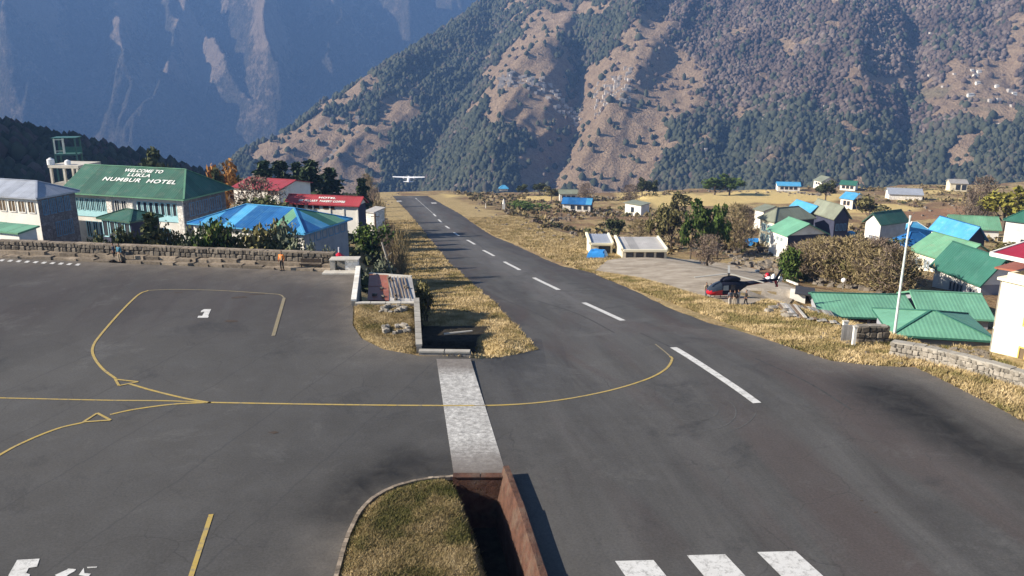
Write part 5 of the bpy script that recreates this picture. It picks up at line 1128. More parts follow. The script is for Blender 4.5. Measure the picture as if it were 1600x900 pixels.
for i, (s_, t_, h_, kd) in enumerate([(66, -17, 6.5, 'bare'), (75, -18.5, 6, 'thick'), (84, -17.5, 5, 'thick'), (95, -18, 6.5, 'bare'), (108, -19, 7, 'thick'), (118, -18, 5, 'thick'), (135, -18.5, 8.5, 'bare'), (150, -19, 7, 'thick'), (170, -19, 8, 'thick'), (190, -18.5, 10, 'bare'), (215, -19.5, 8, 'thick'), (240, -19, 9, 'thick'), (262, -19, 11, 'bare'), (290, -20, 8, 'thick'), (318, -20, 11, 'bare'), (335, -20, 7, 'thick'), (61, -17.2, 6, 'thick'), (70, -17, 6, 'thick'), (79, -17.4, 6, 'thick'), (89, -17, 6, 'thick'), (101, -17.6, 7, 'thick'), (112, -17.5, 6, 'thick'), (126, -18, 8, 'thick')]):
    x, y = xy(s_, t_); zz = gz(x, y); h_ *= (.62 if kd == 'thick' else .95); pp = pix(x, y, zz + h_)
    tree(kd, 'twigs' if i % 2 else 'twigs_olive', pp[0], pp[1], y, h_ * .42 * FPX / y, ['taller slender bare tree', 'dense bare shrubby tree'][kd == 'thick'] + ' on the left runway verge, ' + ('near the rusty shed' if s_ < 100 else 'level with the yellow meadow' if s_ < 180 else 'far down beside the red roofed lodge'), 'bare trees along the left runway verge', 'verge_tree')
RT = [('broad', 'leaf_green', 1104, 310, 150, 56, 'big bright green tree standing tallest in the middle of the village'), ('broad', 'leaf_green', 1126, 318, 147, 34, 'green tree leaning on the right of the tallest green tree'), ('broad', 'leaf_green', 1083, 330, 146, 34, 'green tree just left of the tallest green tree'), ('broad', 'leaf_olive', 1030, 318, 165, 40, 'olive tree behind the cream shed, left one'), ('broad', 'leaf_olive', 1052, 322, 160, 44, 'olive tree behind the cream shed, right one'),
      ('thick', 'twigs_olive', 1152, 322, 157, 44, 'bare brown tree between the green trees and the lodges'), ('thick', 'twigs', 1166, 326, 163, 36, 'bare greyish tree touching the white rear gable'), ('thick', 'twigs', 1108, 370, 120, 44, 'bare purplish thicket below the tallest green tree'), ('broad', 'leaf_dark', 961, 336, 190, 36, 'dark round tree above the cream sheds'),
      ('broad', 'leaf_yellow', 1578, 285, 205, 84, 'yellow green spreading tree at the right edge'), ('thick', 'twigs', 1541, 280, 215, 46, 'bare brown tree left of the yellow green tree'), ('thick', 'twigs', 1520, 308, 190, 34, 'bare pale tree below the brown shed on the horizon'), ('broad', 'leaf_olive', 1362, 308, 235, 50, 'lone olive tree in the fields before the grey blue byre'), ('broad', 'leaf_dark', 1293, 280, 330, 34, 'dark tree beside the white gabled farmhouse'),
      ('shrub', 'leaf_dark', 1400, 360, 138, 40, 'dark shrub left of the lower blue roof'), ('broad', 'leaf_green', 1118, 276, 400, 50, 'green tree mass on the terrace rim behind the yellow field, left'), ('broad', 'leaf_green', 1142, 272, 400, 46, 'green tree mass on the terrace rim behind the yellow field, right'), ('broad', 'leaf_dark', 1004, 276, 380, 30, 'dark tree on the terrace rim right of the red cliff foot'), ('broad', 'leaf_dark', 1022, 282, 385, 24, 'small dark tree on the terrace rim'), ('thick', 'twigs', 985, 290, 350, 30, 'bare tree on the rim above the broken white cottage'),
      ('broad', 'leaf_olive', 862, 288, 380, 26, 'small olive tree left of the grey roofed farmhouse'), ('broad', 'leaf_dark', 843, 284, 400, 22, 'small dark tree on the rim, left of a small olive tree'), ('broad', 'leaf_dark', 816, 286, 400, 18, 'small dark tree on the rim right of the turquoise hut'), ('thick', 'twigs', 915, 288, 370, 26, 'bare tree right of the grey roofed farmhouse'), ('broad', 'leaf_olive', 1062, 300, 240, 40, 'olive tree behind the pair above the cream shed'), ('thick', 'twigs_olive', 1000, 345, 180, 40, 'bare olive thicket right of the dark round tree'), ('shrub', 'leaf_green', 820, 315, 300, 46, 'round green bush in the brown scrub by the white post'), ('shrub', 'leaf_olive', 1480, 395, 112, 20, 'low bush before the cream schoolhouse wall'),
      ('shrub', 'leaf_olive', 1580, 378, 130, 60, 'olive shrub in front of the tall white house at the right edge'), ('broad', 'leaf_olive', 1430, 536, 62.5, 0.1, None)]
for k_ in RT:
    if k_[6]: tree(*k_[:6], k_[6], 'trees and shrubs of the village', 'village_tree' if k_[0] != 'shrub' else 'shrub', 'tree' if k_[0] != 'shrub' else 'shrub')
for i in range(30):
    x = 1236 + 176 * ((i * 0.618) % 1); Y = 92 + 26 * ((i * 0.377 + .1) % 1); tp = 381 + 10 * ((i * .73) % 1) - 8 * math.sin((x - 1222) / 190 * 3.1) + (8 if x > 1380 else 0)
    gr = i % 6 == 0 or x < 1248; Y = max(Y, 108) if x < 1262 else Y; zone = ('left end, below the green roofed house' if x < 1290 else 'middle' if x < 1350 else 'right end, towards the flagpole') + (', front row' if Y < 105 else ', back row')
    tree('thick' if not gr else 'shrub', ['twigs_olive', 'twigs_olive', 'twigs'][i % 3] if not gr else 'leaf_green' if x < 1250 else 'leaf_olive', x, tp + (4 if gr else 0), Y, (random.uniform(48, 80) if not (gr and x < 1262) else 30), ('leafy green shrub in the thicket, ' if gr else 'bare brown sapling in the thicket, ') + zone, 'thicket left of the flagpole', 'thicket_shrub' if gr else 'sapling', 'shrub' if gr else 'tree')

# scattered scrub, one mass nobody could count
def scatter_shrubs(name, pts, hs, mat, nleaf, size, kind='stuff'):
    n = len(pts); P = np.repeat(pts, nleaf, 0); hh = np.repeat(hs, nleaf)[:, None]
    d = rng.normal(size=(n * nleaf, 3)); d /= np.linalg.norm(d, axis=1)[:, None]; P = P + d * hh * rng.uniform(.3, 1, (n * nleaf, 1)) * (.8, .8, .55) + np.array([0, 0, .35]) * hh
    V, F = quads(P, 1.0); V = P.repeat(4, 0) + (V - P.repeat(4, 0)) * (size * hh).repeat(4, 0)
    tint = np.clip(np.repeat(rng.uniform(0, .6, n), nleaf) + rng.uniform(-.1, .5, n * nleaf), 0, 1)
    o = np_mesh(name, V, F, mat, False, dict(tint=np.repeat(tint, 4))); o['kind'] = kind; return o
def field_pts(n, s0, s1, t0, t1, dens=None):
    s = rng.uniform(s0, s1, n); t = rng.uniform(t0, t1, n); x, y = xy(s, t); k = vn(x / 22., y / 22., 7) * .6 + vn(x / 7., y / 7., 9) * .4
    m = k > (dens or .52); x, y = x[m], y[m]
    px, py = pix(x, y, ground(x, y)); keep = (px > -100) & (px < 1750) & ~inpoly(px, py, [(925, 400), (1250, 400), (1250, 480), (930, 470)]) & ~inpoly(px, py, [(1170, 290), (1335, 300), (1330, 322), (1160, 330), (1035, 335), (990, 312), (1100, 300)]) & ~((px > 1600) & (y < 60))
    x, y = x[keep], y[keep]; return np.stack([x, y, ground(x, y)], 1)
p = field_pts(5200, 60, 385, 22, 330, .5); scatter_shrubs('brown_scrub', p, rng.uniform(.5, 1.7, len(p)), MAT['twigs_olive'], 14, .55)
p = field_pts(2600, 60, 385, 24, 330, .58); scatter_shrubs('dark_scrub', p, rng.uniform(.5, 1.5, len(p)), MAT['leaf_dark'], 14, .5)
p = field_pts(1800, 70, 385, 22, 200, .5); scatter_shrubs('reddish_scrub', p, rng.uniform(.5, 1.3, len(p)), MAT['twigs'], 14, .5)
p = field_pts(900, 35, 360, -34, -18, .3); p = p[~inpoly(p[:, 0], p[:, 1] - 2.5, APR) & ~inpoly(p[:, 0], p[:, 1], Z0((548, 560), (548, 395), (668, 395), (740, 480), (745, 560)))]; scatter_shrubs('verge_scrub', p, rng.uniform(.6, 2.0, len(p)), MAT['leaf_dark'], 20, .45)
# meadow grass and stubble
def tufts(name, polyf, n, box, hgt, wid, mat, tint):
    x = rng.uniform(box[0], box[1], n); y = rng.uniform(box[2], box[3], n); m = polyf(x, y); x, y = x[m], y[m]; z = ground(x, y); k = len(x); B = 4
    P = np.stack([x, y, z], 1).repeat(B, 0) + rng.normal(size=(k * B, 3)) * (.07, .07, 0); a = rng.uniform(0, 6.28, k * B); h = hgt * rng.uniform(.5, 1.4, k * B); w_ = wid * rng.uniform(.7, 1.3, k * B)
    s_ = np.stack([np.cos(a), np.sin(a), a * 0], 1) * w_[:, None]; tip = P + np.stack([rng.normal(size=k * B) * .6, rng.normal(size=k * B) * .6, np.ones(k * B)], 1) * h[:, None]
    V = np.stack([P - s_, P + s_, tip], 1).reshape(-1, 3); tt = np.clip(tint(x, y).repeat(B) + rng.uniform(-.25, .25, k * B), 0, 1)
    o = np_mesh(name, V, np.arange(3 * k * B).reshape(-1, 3), mat, False, dict(tint=tt.repeat(3)), loops=3); o['kind'] = 'stuff'; return o
leafm('grass_blades', (0.10, 0.105, 0.03), (0.35, 0.265, 0.13), (0.57, 0.45, 0.26))
def gt(x, y): return .62 + (fbm(x / 1.6, y / 1.6, 3, 33) - .47) * 1.9
def bbox(P): xs = [p[0] for p in P]; ys = [p[1] for p in P]; return min(xs), max(xs), max(14, min(ys)), max(ys)
bi = bbox(ISLAND[:8] + [ISLAND[-1]]); bi = (bi[0], bi[1] + 1, 18, bi[3])
tufts('dry_grass', lambda x, y: inpoly(x, y, ISLAND) & (~inpoly(x, y, TRENCH)), 42000, bi, .10, .016, MAT['grass_blades'], lambda x, y: gt(x, y) - .16 + (vn(x / .5, y / .5, 3) - .5) * .5)
tufts('dry_grass', lambda x, y: inpoly(x, y, PLATFORM), 14000, bbox(PLATFORM), .09, .02, MAT['grass_blades'], lambda x, y: gt(x, y) + .12)
_road = lambda x, y: inpoly(x, y, RUNPOLY) | inpoly(x, y, APR)
def vb(s0, s1, t0, t1):
    c = [xy(a, b) for a in (s0, s1) for b in (t0, t1)]; return bbox(c)
PAD = [tuple(G(*p)[:2]) for p in ((930, 424), (948, 408), (1000, 399), (1080, 406), (1130, 412), (1180, 421), (1220, 442), (1250, 462), (1232, 476), (1170, 478), (1144, 476), (1112, 467), (1080, 458), (1040, 446), (1000, 435), (962, 429))]
def inst(s0, s1, t0, t1):
    def f(x, y):
        s, t = st(x, y); return (s > s0) & (s < s1) & (t > t0) & (t < t1) & ~_road(x, y) & (ground(x, y) > prof(s) - 2.4) & (ground(x, y) > prof(s) - 1.2 - 9 * (t > 0)) & ~inpoly(x, y, PAD) & ~inpoly(x, y, PITP)
    return f
tufts('dry_grass', inst(5, 75, -17, -3), 60000, vb(5, 75, -17, -3), .15, .03, MAT['grass_blades'], lambda x, y: gt(x, y) + .1)
tufts('dry_grass', inst(75, 200, -19, -5), 40000, vb(75, 200, -19, -5), .25, .05, MAT['grass_blades'], lambda x, y: gt(x, y) + .15)
tufts('dry_grass', inst(-14, 70, 8, 20), 110000, vb(-14, 70, 8, 20), .20, .032, MAT['grass_blades'], lambda x, y: gt(x, y) + .02)
tufts('dry_grass', inst(70, 200, 8, 24), 50000, vb(70, 200, 8, 24), .3, .055, MAT['grass_blades'], lambda x, y: gt(x, y) + .12)

# ------------------------------------------------------------------ forests on the slopes
def cones(name, X, Y, Z, h, r, tint, mat, sides=5):
    n = len(X); a = np.linspace(0, 2 * np.pi, sides, endpoint=False); ph = rng.uniform(0, 6.28, n)
    def ring(zr, rr, jit):
        an = a[None] + ph[:, None]; j = rng.uniform(1 - jit, 1 + jit, (n, sides)); return np.stack([X[:, None] + np.cos(an) * rr[:, None] * j, Y[:, None] + np.sin(an) * rr[:, None] * j, np.broadcast_to((Z + zr)[:, None], (n, sides))], -1)
    V = np.concatenate([ring(h * 0.05, r * .8, .25), ring(h * .45, r, .3), ring(h * .8, r * .5, .3), np.stack([X, Y, Z + h], 1)[:, None]], 1); m = 3 * sides + 1
    F = []
    for q in range(2):
        for k in range(sides):
            k2 = (k + 1) % sides; F += [(q * sides + k, q * sides + k2, (q + 1) * sides + k2), (q * sides + k, (q + 1) * sides + k2, (q + 1) * sides + k)]
    for k in range(sides): F.append((2 * sides + k, 2 * sides + (k + 1) % sides, 3 * sides))
    F = np.array(F)[None] + (np.arange(n) * m)[:, None, None]
    o = np_mesh(name, V.reshape(-1, 3), F.reshape(-1, 3), mat, False, dict(tint=np.repeat(tint, m)), loops=3); o['kind'] = 'stuff'; return o
m, t, b = NT('slope_trees', 0.95, 0.05); at = attr(t, 'tint').outputs['Fac']
c = ramp(t, at, [(0.0, (0.040, 0.047, 0.032)), (0.42, (0.076, 0.082, 0.054)), (0.5, (0.078, 0.060, 0.052)), (0.8, (0.115, 0.088, 0.075)), (1.0, (0.165, 0.132, 0.112))]); t.links.new(c, b.inputs['Base Color']); MAT['slope_trees'] = m
n = 190000; az = rng.uniform(R(-33), R(42), n); D = 960 + 1500 * rng.uniform(0, 1, n) ** 1.0; X = np.sin(az) * D; Y = np.cos(az) * D; Z = mtn_near(X, Y)
px, py = pix(X, Y, Z); k = (py > -25) & (py < 305) & (px > 300) & (px < 1640)
X, Y, Z, px, py = X[k], Y[k], Z[k], px[k], py[k]; ba = a_bare(X, Y, Z) + (vn(X / 18., Y / 18., 5) - .5) * .4; pa = a_patch(X, Y, Z); k = (ba < .46) & (pa < .2) | (rng.uniform(0, 1, len(X)) < .025); X, Y, Z, px, py = X[k], Y[k], Z[k], px[k], py[k]
decid = sm((px - 930) / 120) * sm((215 - py + (fbm(X / 90., Y / 90., 3, 13) - .5) * 160) / 60); n = len(X); dec = rng.uniform(0, 1, n) < (.14 + .80 * decid)
clus = (vn(X / 45., Y / 45., 77) - .5) * .5; tint = np.where(dec, np.clip(rng.uniform(.45, 1, n) + clus, .5, 1), np.clip(rng.uniform(0, .45, n) + clus, 0, .46)) ; big = rng.uniform(.7, 1.5, n); hh = np.where(dec, rng.uniform(5, 9, n), rng.uniform(7, 13, n)) * big * .8; rr_c = np.where(dec, rng.uniform(2.4, 4.4, n), rng.uniform(2.6, 5.0, n)) * big
sel = rng.permutation(n)[:80000]; cones('slope_forest', X[sel], Y[sel], Z[sel] - 1, hh[sel], rr_c[sel], tint[sel], MAT['slope_trees'])
rk_ = [(rng.uniform(780, 908), rng.uniform(150, 178)) for _ in range(110)] + [(rng.uniform(930, 985), rng.uniform(132, 205)) for _ in range(70)] + [(rng.uniform(500, 560), rng.uniform(190, 260)) for _ in range(16)] + [(rng.uniform(1050, 1580), rng.uniform(20, 260)) for _ in range(50)]
V_ = []; F_ = []
for px_, py_ in rk_:
    c_ = onplane(px_, py_, Ta, Tc, Tb); zz_ = float(mtn_near(np.array([c_.x]), np.array([c_.y]))[0]); sx_, sh_ = rng.uniform(2, 5), rng.uniform(3, 9); b0_ = len(V_)
    V_ += [(c_.x + dx_ * sx_ * rng.uniform(.5, 1), c_.y + dy_ * 3, zz_ + dz_ * sh_) for dz_ in (-.5, .55) for dx_, dy_ in ((-1, -1), (1, -1), (1, 1), (-1, 1))]; F_ += [tuple(q_ + b0_ for q_ in f_) for f_ in ((4, 5, 6, 7), (0, 1, 5, 4), (1, 2, 6, 5), (2, 3, 7, 6), (3, 0, 4, 7))]
cr_ = mesh_obj('cliff_rocks', V_, F_, simple('cliff_rock', (0.42, 0.38, 0.34), var=.3, scale=.2)); cr_['kind'] = 'stuff'
n = 5200; X = rng.uniform(-420, -150, n); Y = rng.uniform(250, 660, n); Z = ground(X, Y); k = (Z > -75); X, Y, Z = X[k], Y[k], Z[k]; n = len(X)
cones('hill_forest', X, Y, Z - .5, rng.uniform(4, 9, n), rng.uniform(2.2, 4.2, n), np.where(rng.uniform(0, 1, n) < .25, rng.uniform(.5, .85, n), rng.uniform(0, .45, n)), MAT['slope_trees'], 6)
HG = 'hamlet on the distant terrace'
for i, (x, y, w_) in enumerate([(1520, 111, 5), (1531, 112.5, 6), (1525.5, 118.5, 7), (1529, 130, 6.5), (1518, 149, 10), (1559, 135.5, 5), (1586, 147, 7)]):
    c = onplane(x, y, Ta, Tc, Tb); c = Vector((c.x, c.y, float(mtn_near(np.array([c.x]), np.array([c.y]))[0]))); wm = w_ * c.y / FPX
    # settle on the true slope along the ray
    d = ray(x, y); ks = np.arange(900, 2600, 2.0) / d[1]; zz = HC + d[2] * ks; gg = mtn_near(d[0] * ks, d[1] * ks) + 2; hit = np.nonzero(zz <= gg)[0]
    if len(hit): kk = ks[hit[0]]; c = Vector((d[0] * kk, d[1] * kk, zz[hit[0]] - 2))
    r_ = thing('mountain_hut', ['tiny white hut, upper left of the hamlet high on the slope', 'tiny white hut, upper right of the hamlet high on the slope', 'tiny white hut in the second row of the hamlet', 'tiny white hut alone in the middle of the hamlet', 'long tiny white hut lowest on the terrace', 'tiny greyish hut beside a dark clump of trees', 'tiny white hut farthest right on the slope'][i], 'hut', c, 0, HG)
    MB().box(-wm / 2, wm / 2, 0, 5, -4, 4).build('wall', MAT['white_wall'], r_); MB().slab([(-wm / 2, -.5, 4), (wm / 2, -.5, 4), (wm / 2, 5.5, 5.5), (-wm / 2, 5.5, 5.5)], .3).build('roof', MAT['tin_roof'], r_)
#==STAGE4==
# ------------------------------------------------------------------ figures
def skin_mesh(name, chains, mat, sub=1):
    vs = []; es = []; rs = []; idx = {}
    for ch in chains:
        prev = None
        for p in ch:
            k = tuple(round(c, 4) for c in p[:3])
            if k not in idx: idx[k] = len(vs); vs.append(p[:3]); rs.append(p[3])
            i = idx[k]
            if prev is not None and prev != i: es.append((prev, i))
            prev = i
    me = bpy.data.meshes.new('tmp'); me.from_pydata(vs, es, []); o = bpy.data.objects.new('tmp', me); COL.objects.link(o)
    md = o.modifiers.new('s', 'SKIN'); sv = me.skin_vertices[0].data
    for i, r in enumerate(rs): sv[i].radius = (r, r); sv[i].use_root = (i == 0)
    if sub: o.modifiers.new('u', 'SUBSURF').levels = sub; o.modifiers[-1].render_levels = sub
    dg = bpy.context.evaluated_depsgraph_get(); out = bpy.data.meshes.new_from_object(o.evaluated_get(dg)); out.name = name
    bpy.data.objects.remove(o); bpy.data.meshes.remove(me); out.materials.clear(); out.materials.append(mat)
    out.polygons.foreach_set('use_smooth', [True] * len(out.polygons)); return out
for nm, c in dict(skin=(0.30, 0.17, 0.11), hair=(0.015, 0.012, 0.01), navy=(0.02, 0.03, 0.06), teal_cloth=(0.06, 0.20, 0.28), beige=(0.36, 0.30, 0.22), black_cloth=(0.018, 0.018, 0.02), grey_cloth=(0.14, 0.15, 0.18), hivis=(0.95, 0.28, 0.05), pale_cloth=(0.5, 0.47, 0.42), stripe=(0.8, 0.78, 0.5)).items(): C3(nm, c, var=0.1, scale=6)
_pm = {}
def person_meshes(pose):
    if pose in _pm: return _pm[pose]
    st_ = 0.17 if pose == 'stride' else 0.03
    LA = dict(stand=[(.19, 0, 1.41), (.25, -.02, 1.14), (.26, .06, .90)], stride=[(.19, 0, 1.41), (.25, -.08, 1.15), (.24, .05, .93)], reach=[(.19, 0, 1.41), (.23, .20, 1.22), (.20, .42, 1.20)])[pose]
    RA = dict(stand=[(-.19, 0, 1.41), (-.25, -.02, 1.14), (-.24, .08, .92)], stride=[(-.19, 0, 1.41), (-.25, .06, 1.15), (-.22, .22, .98)], reach=[(-.19, 0, 1.41), (-.25, .0, 1.14), (-.25, .06, .90)])[pose]
    legL = [(.09, 0, .90), (.10, st_ * .7 + .01, .50), (.10, st_ - .06, .09)]; legR = [(-.09, 0, .90), (-.10, -st_ * .5 + .03, .50), (-.10, -st_ - .05, .09)]
    def chain(pts, rs): return [(*p, r) for p, r in zip(pts, rs)]
    body = [[(0, 0, .95, .125), (0, 0, 1.12, .12), (0, -.01, 1.33, .14), (0, 0, 1.46, .07), (0, .01, 1.54, .05), (0, .015, 1.62, .085), (0, .01, 1.71, .085), (0, 0, 1.76, .05)]]
    for A in (LA, RA): body.append([(0, -.01, 1.33, .14)] + chain(A, [.055, .042, .028]))
    for L_ in (legL, legR): body.append([(0, 0, .95, .125)] + chain(L_, [.085, .056, .038]) + [(L_[-1][0] * 1.1, L_[-1][1] + .14, .035, .032)])
    bodym = skin_mesh('body', body, MAT['skin'])
    jack = [[(0, 0, .93, .15), (0, 0, 1.12, .145), (0, -.01, 1.33, .165), (0, 0, 1.45, .095)]]
    for A in (LA, RA): 
        w_ = A[2]; e_ = A[1]; c_ = tuple(e_[k] + (w_[k] - e_[k]) * .88 for k in range(3)); jack.append([(0, -.01, 1.33, .165), (*A[0], .075), (*e_, .058), (*c_, .045)])
    jackm = skin_mesh('jacket', jack, MAT['navy'])
    tr = [[(0, 0, .99, .135), (0, 0, .90, .14)]]
    for L_ in (legL, legR): tr.append([(0, 0, .90, .14)] + chain(L_[:2], [.105, .075]) + [(L_[2][0], L_[2][1], .12, .062)])
    trm = skin_mesh('trousers', tr, MAT['beige'])
    hairm = skin_mesh('hair', [[(0, -.035, 1.66, .075), (0, -.01, 1.745, .088), (0, .01, 1.79, .045)]], MAT['hair'])
    hands = []
    for A, sg in ((LA, 1), (RA, -1)):
        w_ = Vector(A[2]); d = (w_ - Vector(A[1])).normalized(); sdv = d.cross(Vector((sg, 0, 0))).normalized(); 
        palm = [(*w_, .026), (*(w_ + d * .05), .036), (*(w_ + d * .09), .034)]; ch = [palm]
        for k in range(4):
            b0 = w_ + d * .095 + sdv * (k - 1.5) * .019; L_ = (.066, .075, .07, .055)[k]; cu = Vector((-sg * .018, 0, 0))
            ch.append([(*(w_ + d * .09), .034), (*b0, .0095), (*(b0 + d * L_ * .5 + cu * .3), .009), (*(b0 + d * L_ + cu), .0075)])
        t0 = w_ + d * .035 + sdv * -.03; ch.append([(*(w_ + d * .05), .036), (*t0, .012), (*(t0 + d * .03 - sdv * .022), .011), (*(t0 + d * .06 - sdv * .025), .009)])
        hands.append(skin_mesh('hand', ch, MAT['skin'], 0))
    shoes = [MB().box(L_[2][0] * 1.05 - .05, L_[2][0] * 1.05 + .05, L_[2][1] - .07, L_[2][1] + .2, 0, .075) for L_ in (legL, legR)]
    sm_ = []
    for s_ in shoes:
        me = bpy.data.meshes.new('shoe'); me.from_pydata(s_.v, [], s_.f); me.materials.append(MAT['black_cloth']); sm_.append(me)
    face = MB().box(-.012, .012, .09, .118, 1.63, 1.665).box(-.035, -.018, .083, .096, 1.67, 1.682).box(.018, .035, .083, .096, 1.67, 1.682); fm = bpy.data.meshes.new('face'); fm.from_pydata(face.v, [], face.f); fm.materials.append(MAT['skin'])
    _pm[pose] = dict(body=[bodym], jacket=[jackm], trousers=[trm], hair=[hairm], hand=hands, shoe=sm_, face=[fm]); return _pm[pose]
def person(loc, rz, sc, pose, jacket, trousers, label, group=None, hat=None):
    root = thing('person', label, 'person', loc, rz, group); root.scale = (sc, sc, sc); parts = {}
    for nm, ms in person_meshes(pose).items():
        for me in ms:
            o = bpy.data.objects.new(nm, me); COL.objects.link(o); o.parent = root
            if nm in ('jacket', 'trousers'): o.material_slots[0].link = 'OBJECT'; o.material_slots[0].material = MAT[jacket if nm == 'jacket' else trousers]
            parts[nm] = o
    return root
p = PZ(188, 410); person((p.x, p.y, 0), R(160), 1.04, 'stand', 'teal_cloth', 'beige', 'person in a teal jacket and beige trousers standing before the long apron wall')
p = PZ(179, 407); person((p.x, p.y, 0), R(120), .98, 'stand', 'navy', 'black_cloth', 'person in dark clothes standing half behind the teal jacket at the wall')
p = PZ(441, 422.5); pv_ = person((p.x, p.y, 0), R(170), 1.04, 'stand', 'hivis', 'black_cloth', 'person in a glowing orange safety vest and black trousers on the apron')
for x in (-.07, .07): MB().box(x - .018, x + .018, .155, .172, 1.0, 1.42).build('reflective_stripe', MAT['stripe'], pv_)
HP = []
for px, py, rz, ps, jk, tr, lb in ((1140, 477, 10, 'stand', 'grey_cloth', 'pale_cloth', 'person in grey top and pale trousers at the helicopter door, leftmost of the four'), (1147, 477.5, -20, 'stand', 'black_cloth', 'beige', 'person in black top and beige trousers beside the grey topped one at the helicopter'), (1153, 477, 30, 'reach', 'pale_cloth', 'pale_cloth', 'person in pale clothes third from the left under the helicopter boom'), (1165, 478, 90, 'stride', 'black_cloth', 'black_cloth', 'person all in black walking under the tail boom'), (1103, 464, 200, 'stand', 'beige', 'grey_cloth', 'person in beige top standing before the helicopter nose, left of the pair'), (1110, 466, 250, 'stand', 'pale_cloth', 'grey_cloth', 'person in pale top beside the helicopter nose, right of the pair')):
    g = G(px, py); person(g, R(rz), .88, ps, jk, tr, lb, 'people around the helicopter')

# ------------------------------------------------------------------ helicopter
m, t, b = NT('helicopter_black', 0.6, 0.2); b.inputs['Base Color'].default_value = (0.012, 0.014, 0.028, 1); MAT['heli_black'] = m
m, t, b = NT('helicopter_red', 0.3, 0.6); b.inputs['Base Color'].default_value = (0.50, 0.015, 0.03, 1); MAT['heli_red'] = m
m, t, b = NT('aircraft_white', 0.3, 0.5); b.inputs['Base Color'].default_value = (0.92, 0.92, 0.93, 1); MAT['air_white'] = m
m, t, b = NT('rotor_blade_paint', 0.5, 0.4); b.inputs['Base Color'].default_value = (0.42, 0.41, 0.36, 1); MAT['blade'] = m
def loft(secs, n=16, pw=2.4):
    V = []; F = []
    for x, zc, hw, hh in secs:
        for k in range(n):
            a = 2 * math.pi * k / n; c, s_ = math.cos(a), math.sin(a)
            V.append((x, math.copysign(abs(c) ** (2 / pw), c) * hw, zc + math.copysign(abs(s_) ** (2 / pw), s_) * hh))
    for i in range(len(secs) - 1):
        for k in range(n): F.append((i * n + k, (i + 1) * n + k, (i + 1) * n + (k + 1) % n, i * n + (k + 1) % n))
    F.append(tuple(range(n))); F.append(tuple((len(secs) - 1) * n + k for k in range(n))[::-1]); return V, F
nose = G(1112, 464); tail = G(1168, 463)
root = thing('helicopter', 'black and red helicopter parked on the gravel pad with its skids down', 'helicopter', G(1133, 467.5), R(12)); root.scale = (.72, .78, .84)
secs = [(-2.9, 1.05, .10, .10), (-2.75, 1.08, .42, .30), (-2.4, 1.16, .68, .50), (-1.8, 1.30, .84, .72), (-1.0, 1.42, .90, .86), (0, 1.45, .92, .90), (1.0, 1.45, .90, .86), (1.8, 1.52, .72, .70), (2.5, 1.66, .45, .45), (3.0, 1.74, .30, .32)]
V, F = loft(secs)
lowf = [f for f in F if sum(V[i][2] for i in f) / len(f) < (1.24 if sum(V[i][0] for i in f) / len(f) < -.3 else 0.98)]; glassf = [f for f in F if f not in lowf and sum(V[i][0] for i in f) / len(f) < -1.0 and len(f) == 4 and sum(V[i][2] for i in f) / len(f) > 1.15]
upf = [f for f in F if f not in lowf and f not in glassf]
mesh_obj('cabin', V, upf, MAT['heli_black'], root, True); mesh_obj('belly', V, lowf, MAT['heli_red'], root, True); gi = sorted({i for f in glassf for i in f}); gm = {i: k for k, i in enumerate(gi)}; mesh_obj('windscreen', [V[i] for i in gi], [tuple(gm[i] for i in f) for f in glassf], MAT['glass'], root, True)
for sg in (-1, 1):
    d_ = MB().box(-.95, .0, sg * .905 - .02, sg * .905 + .02, .85, 2.02).build('door', MAT['heli_black'], root); MB().box(-.85, -.1, sg * .93 - .015, sg * .93 + .015, 1.35, 1.95).build('pane', MAT['pale_glass'], d_)
    d_ = MB().box(.1, 1.0, sg * .905 - .02, sg * .905 + .02, .85, 2.02).build('door', MAT['heli_black'], root); MB().box(.2, .85, sg * .93 - .015, sg * .93 + .015, 1.4, 1.95).build('pane', MAT['glass'], d_)
V, F = loft([(-.9, 2.35, .25, .10), (-.4, 2.50, .45, .28), (.6, 2.55, .5, .34), (1.5, 2.50, .42, .28), (2.0, 2.40, .25, .16)], 12); mesh_obj('engine_cowling', V, F, MAT['heli_black'], root, True)
V, F = loft([(2.7, 1.78, .30, .30), (5.0, 1.95, .2, .2), (7.9, 2.1, .13, .14)], 10, 2); n_ = len(F)
mesh_obj('tail_boom', V, F, MAT['heli_black'], root, True)
MB().add([(3.0, -.03, 1.5), (7.7, -.03, 1.92), (7.7, -.03, 2.02), (3.0, -.03, 1.62), (3.0, .03, 1.5), (7.7, .03, 1.92), (7.7, .03, 2.02), (3.0, .03, 1.62)], [(0, 1, 2, 3), (7, 6, 5, 4), (0, 4, 5, 1), (1, 5, 6, 2), (2, 6, 7, 3), (3, 7, 4, 0)]).build('boom_stripe', MAT['heli_red'], root)
MB().add([(x, y, z) for y in (-.05, .05) for x, z in ((7.3, 2.1), (7.75, 2.1), (8.45, 3.35), (8.15, 3.35))], [(0, 1, 2, 3), (7, 6, 5, 4), (0, 4, 5, 1), (1, 5, 6, 2), (2, 6, 7, 3), (3, 7, 4, 0)]).build('fin', MAT['heli_black'], root)
MB().add([(x, y, z) for y in (-.04, .04) for x, z in ((7.2, 2.05), (7.7, 2.05), (8.0, 1.15), (7.7, 1.15))], [(0, 1, 2, 3), (7, 6, 5, 4), (0, 4, 5, 1), (1, 5, 6, 2), (2, 6, 7, 3), (3, 7, 4, 0)]).build('lower_fin', MAT['heli_red'], root)
MB().box(6.1, 6.5, -1.2, 1.2, 2.02, 2.07).build('stabiliser', MAT['heli_black'], root)
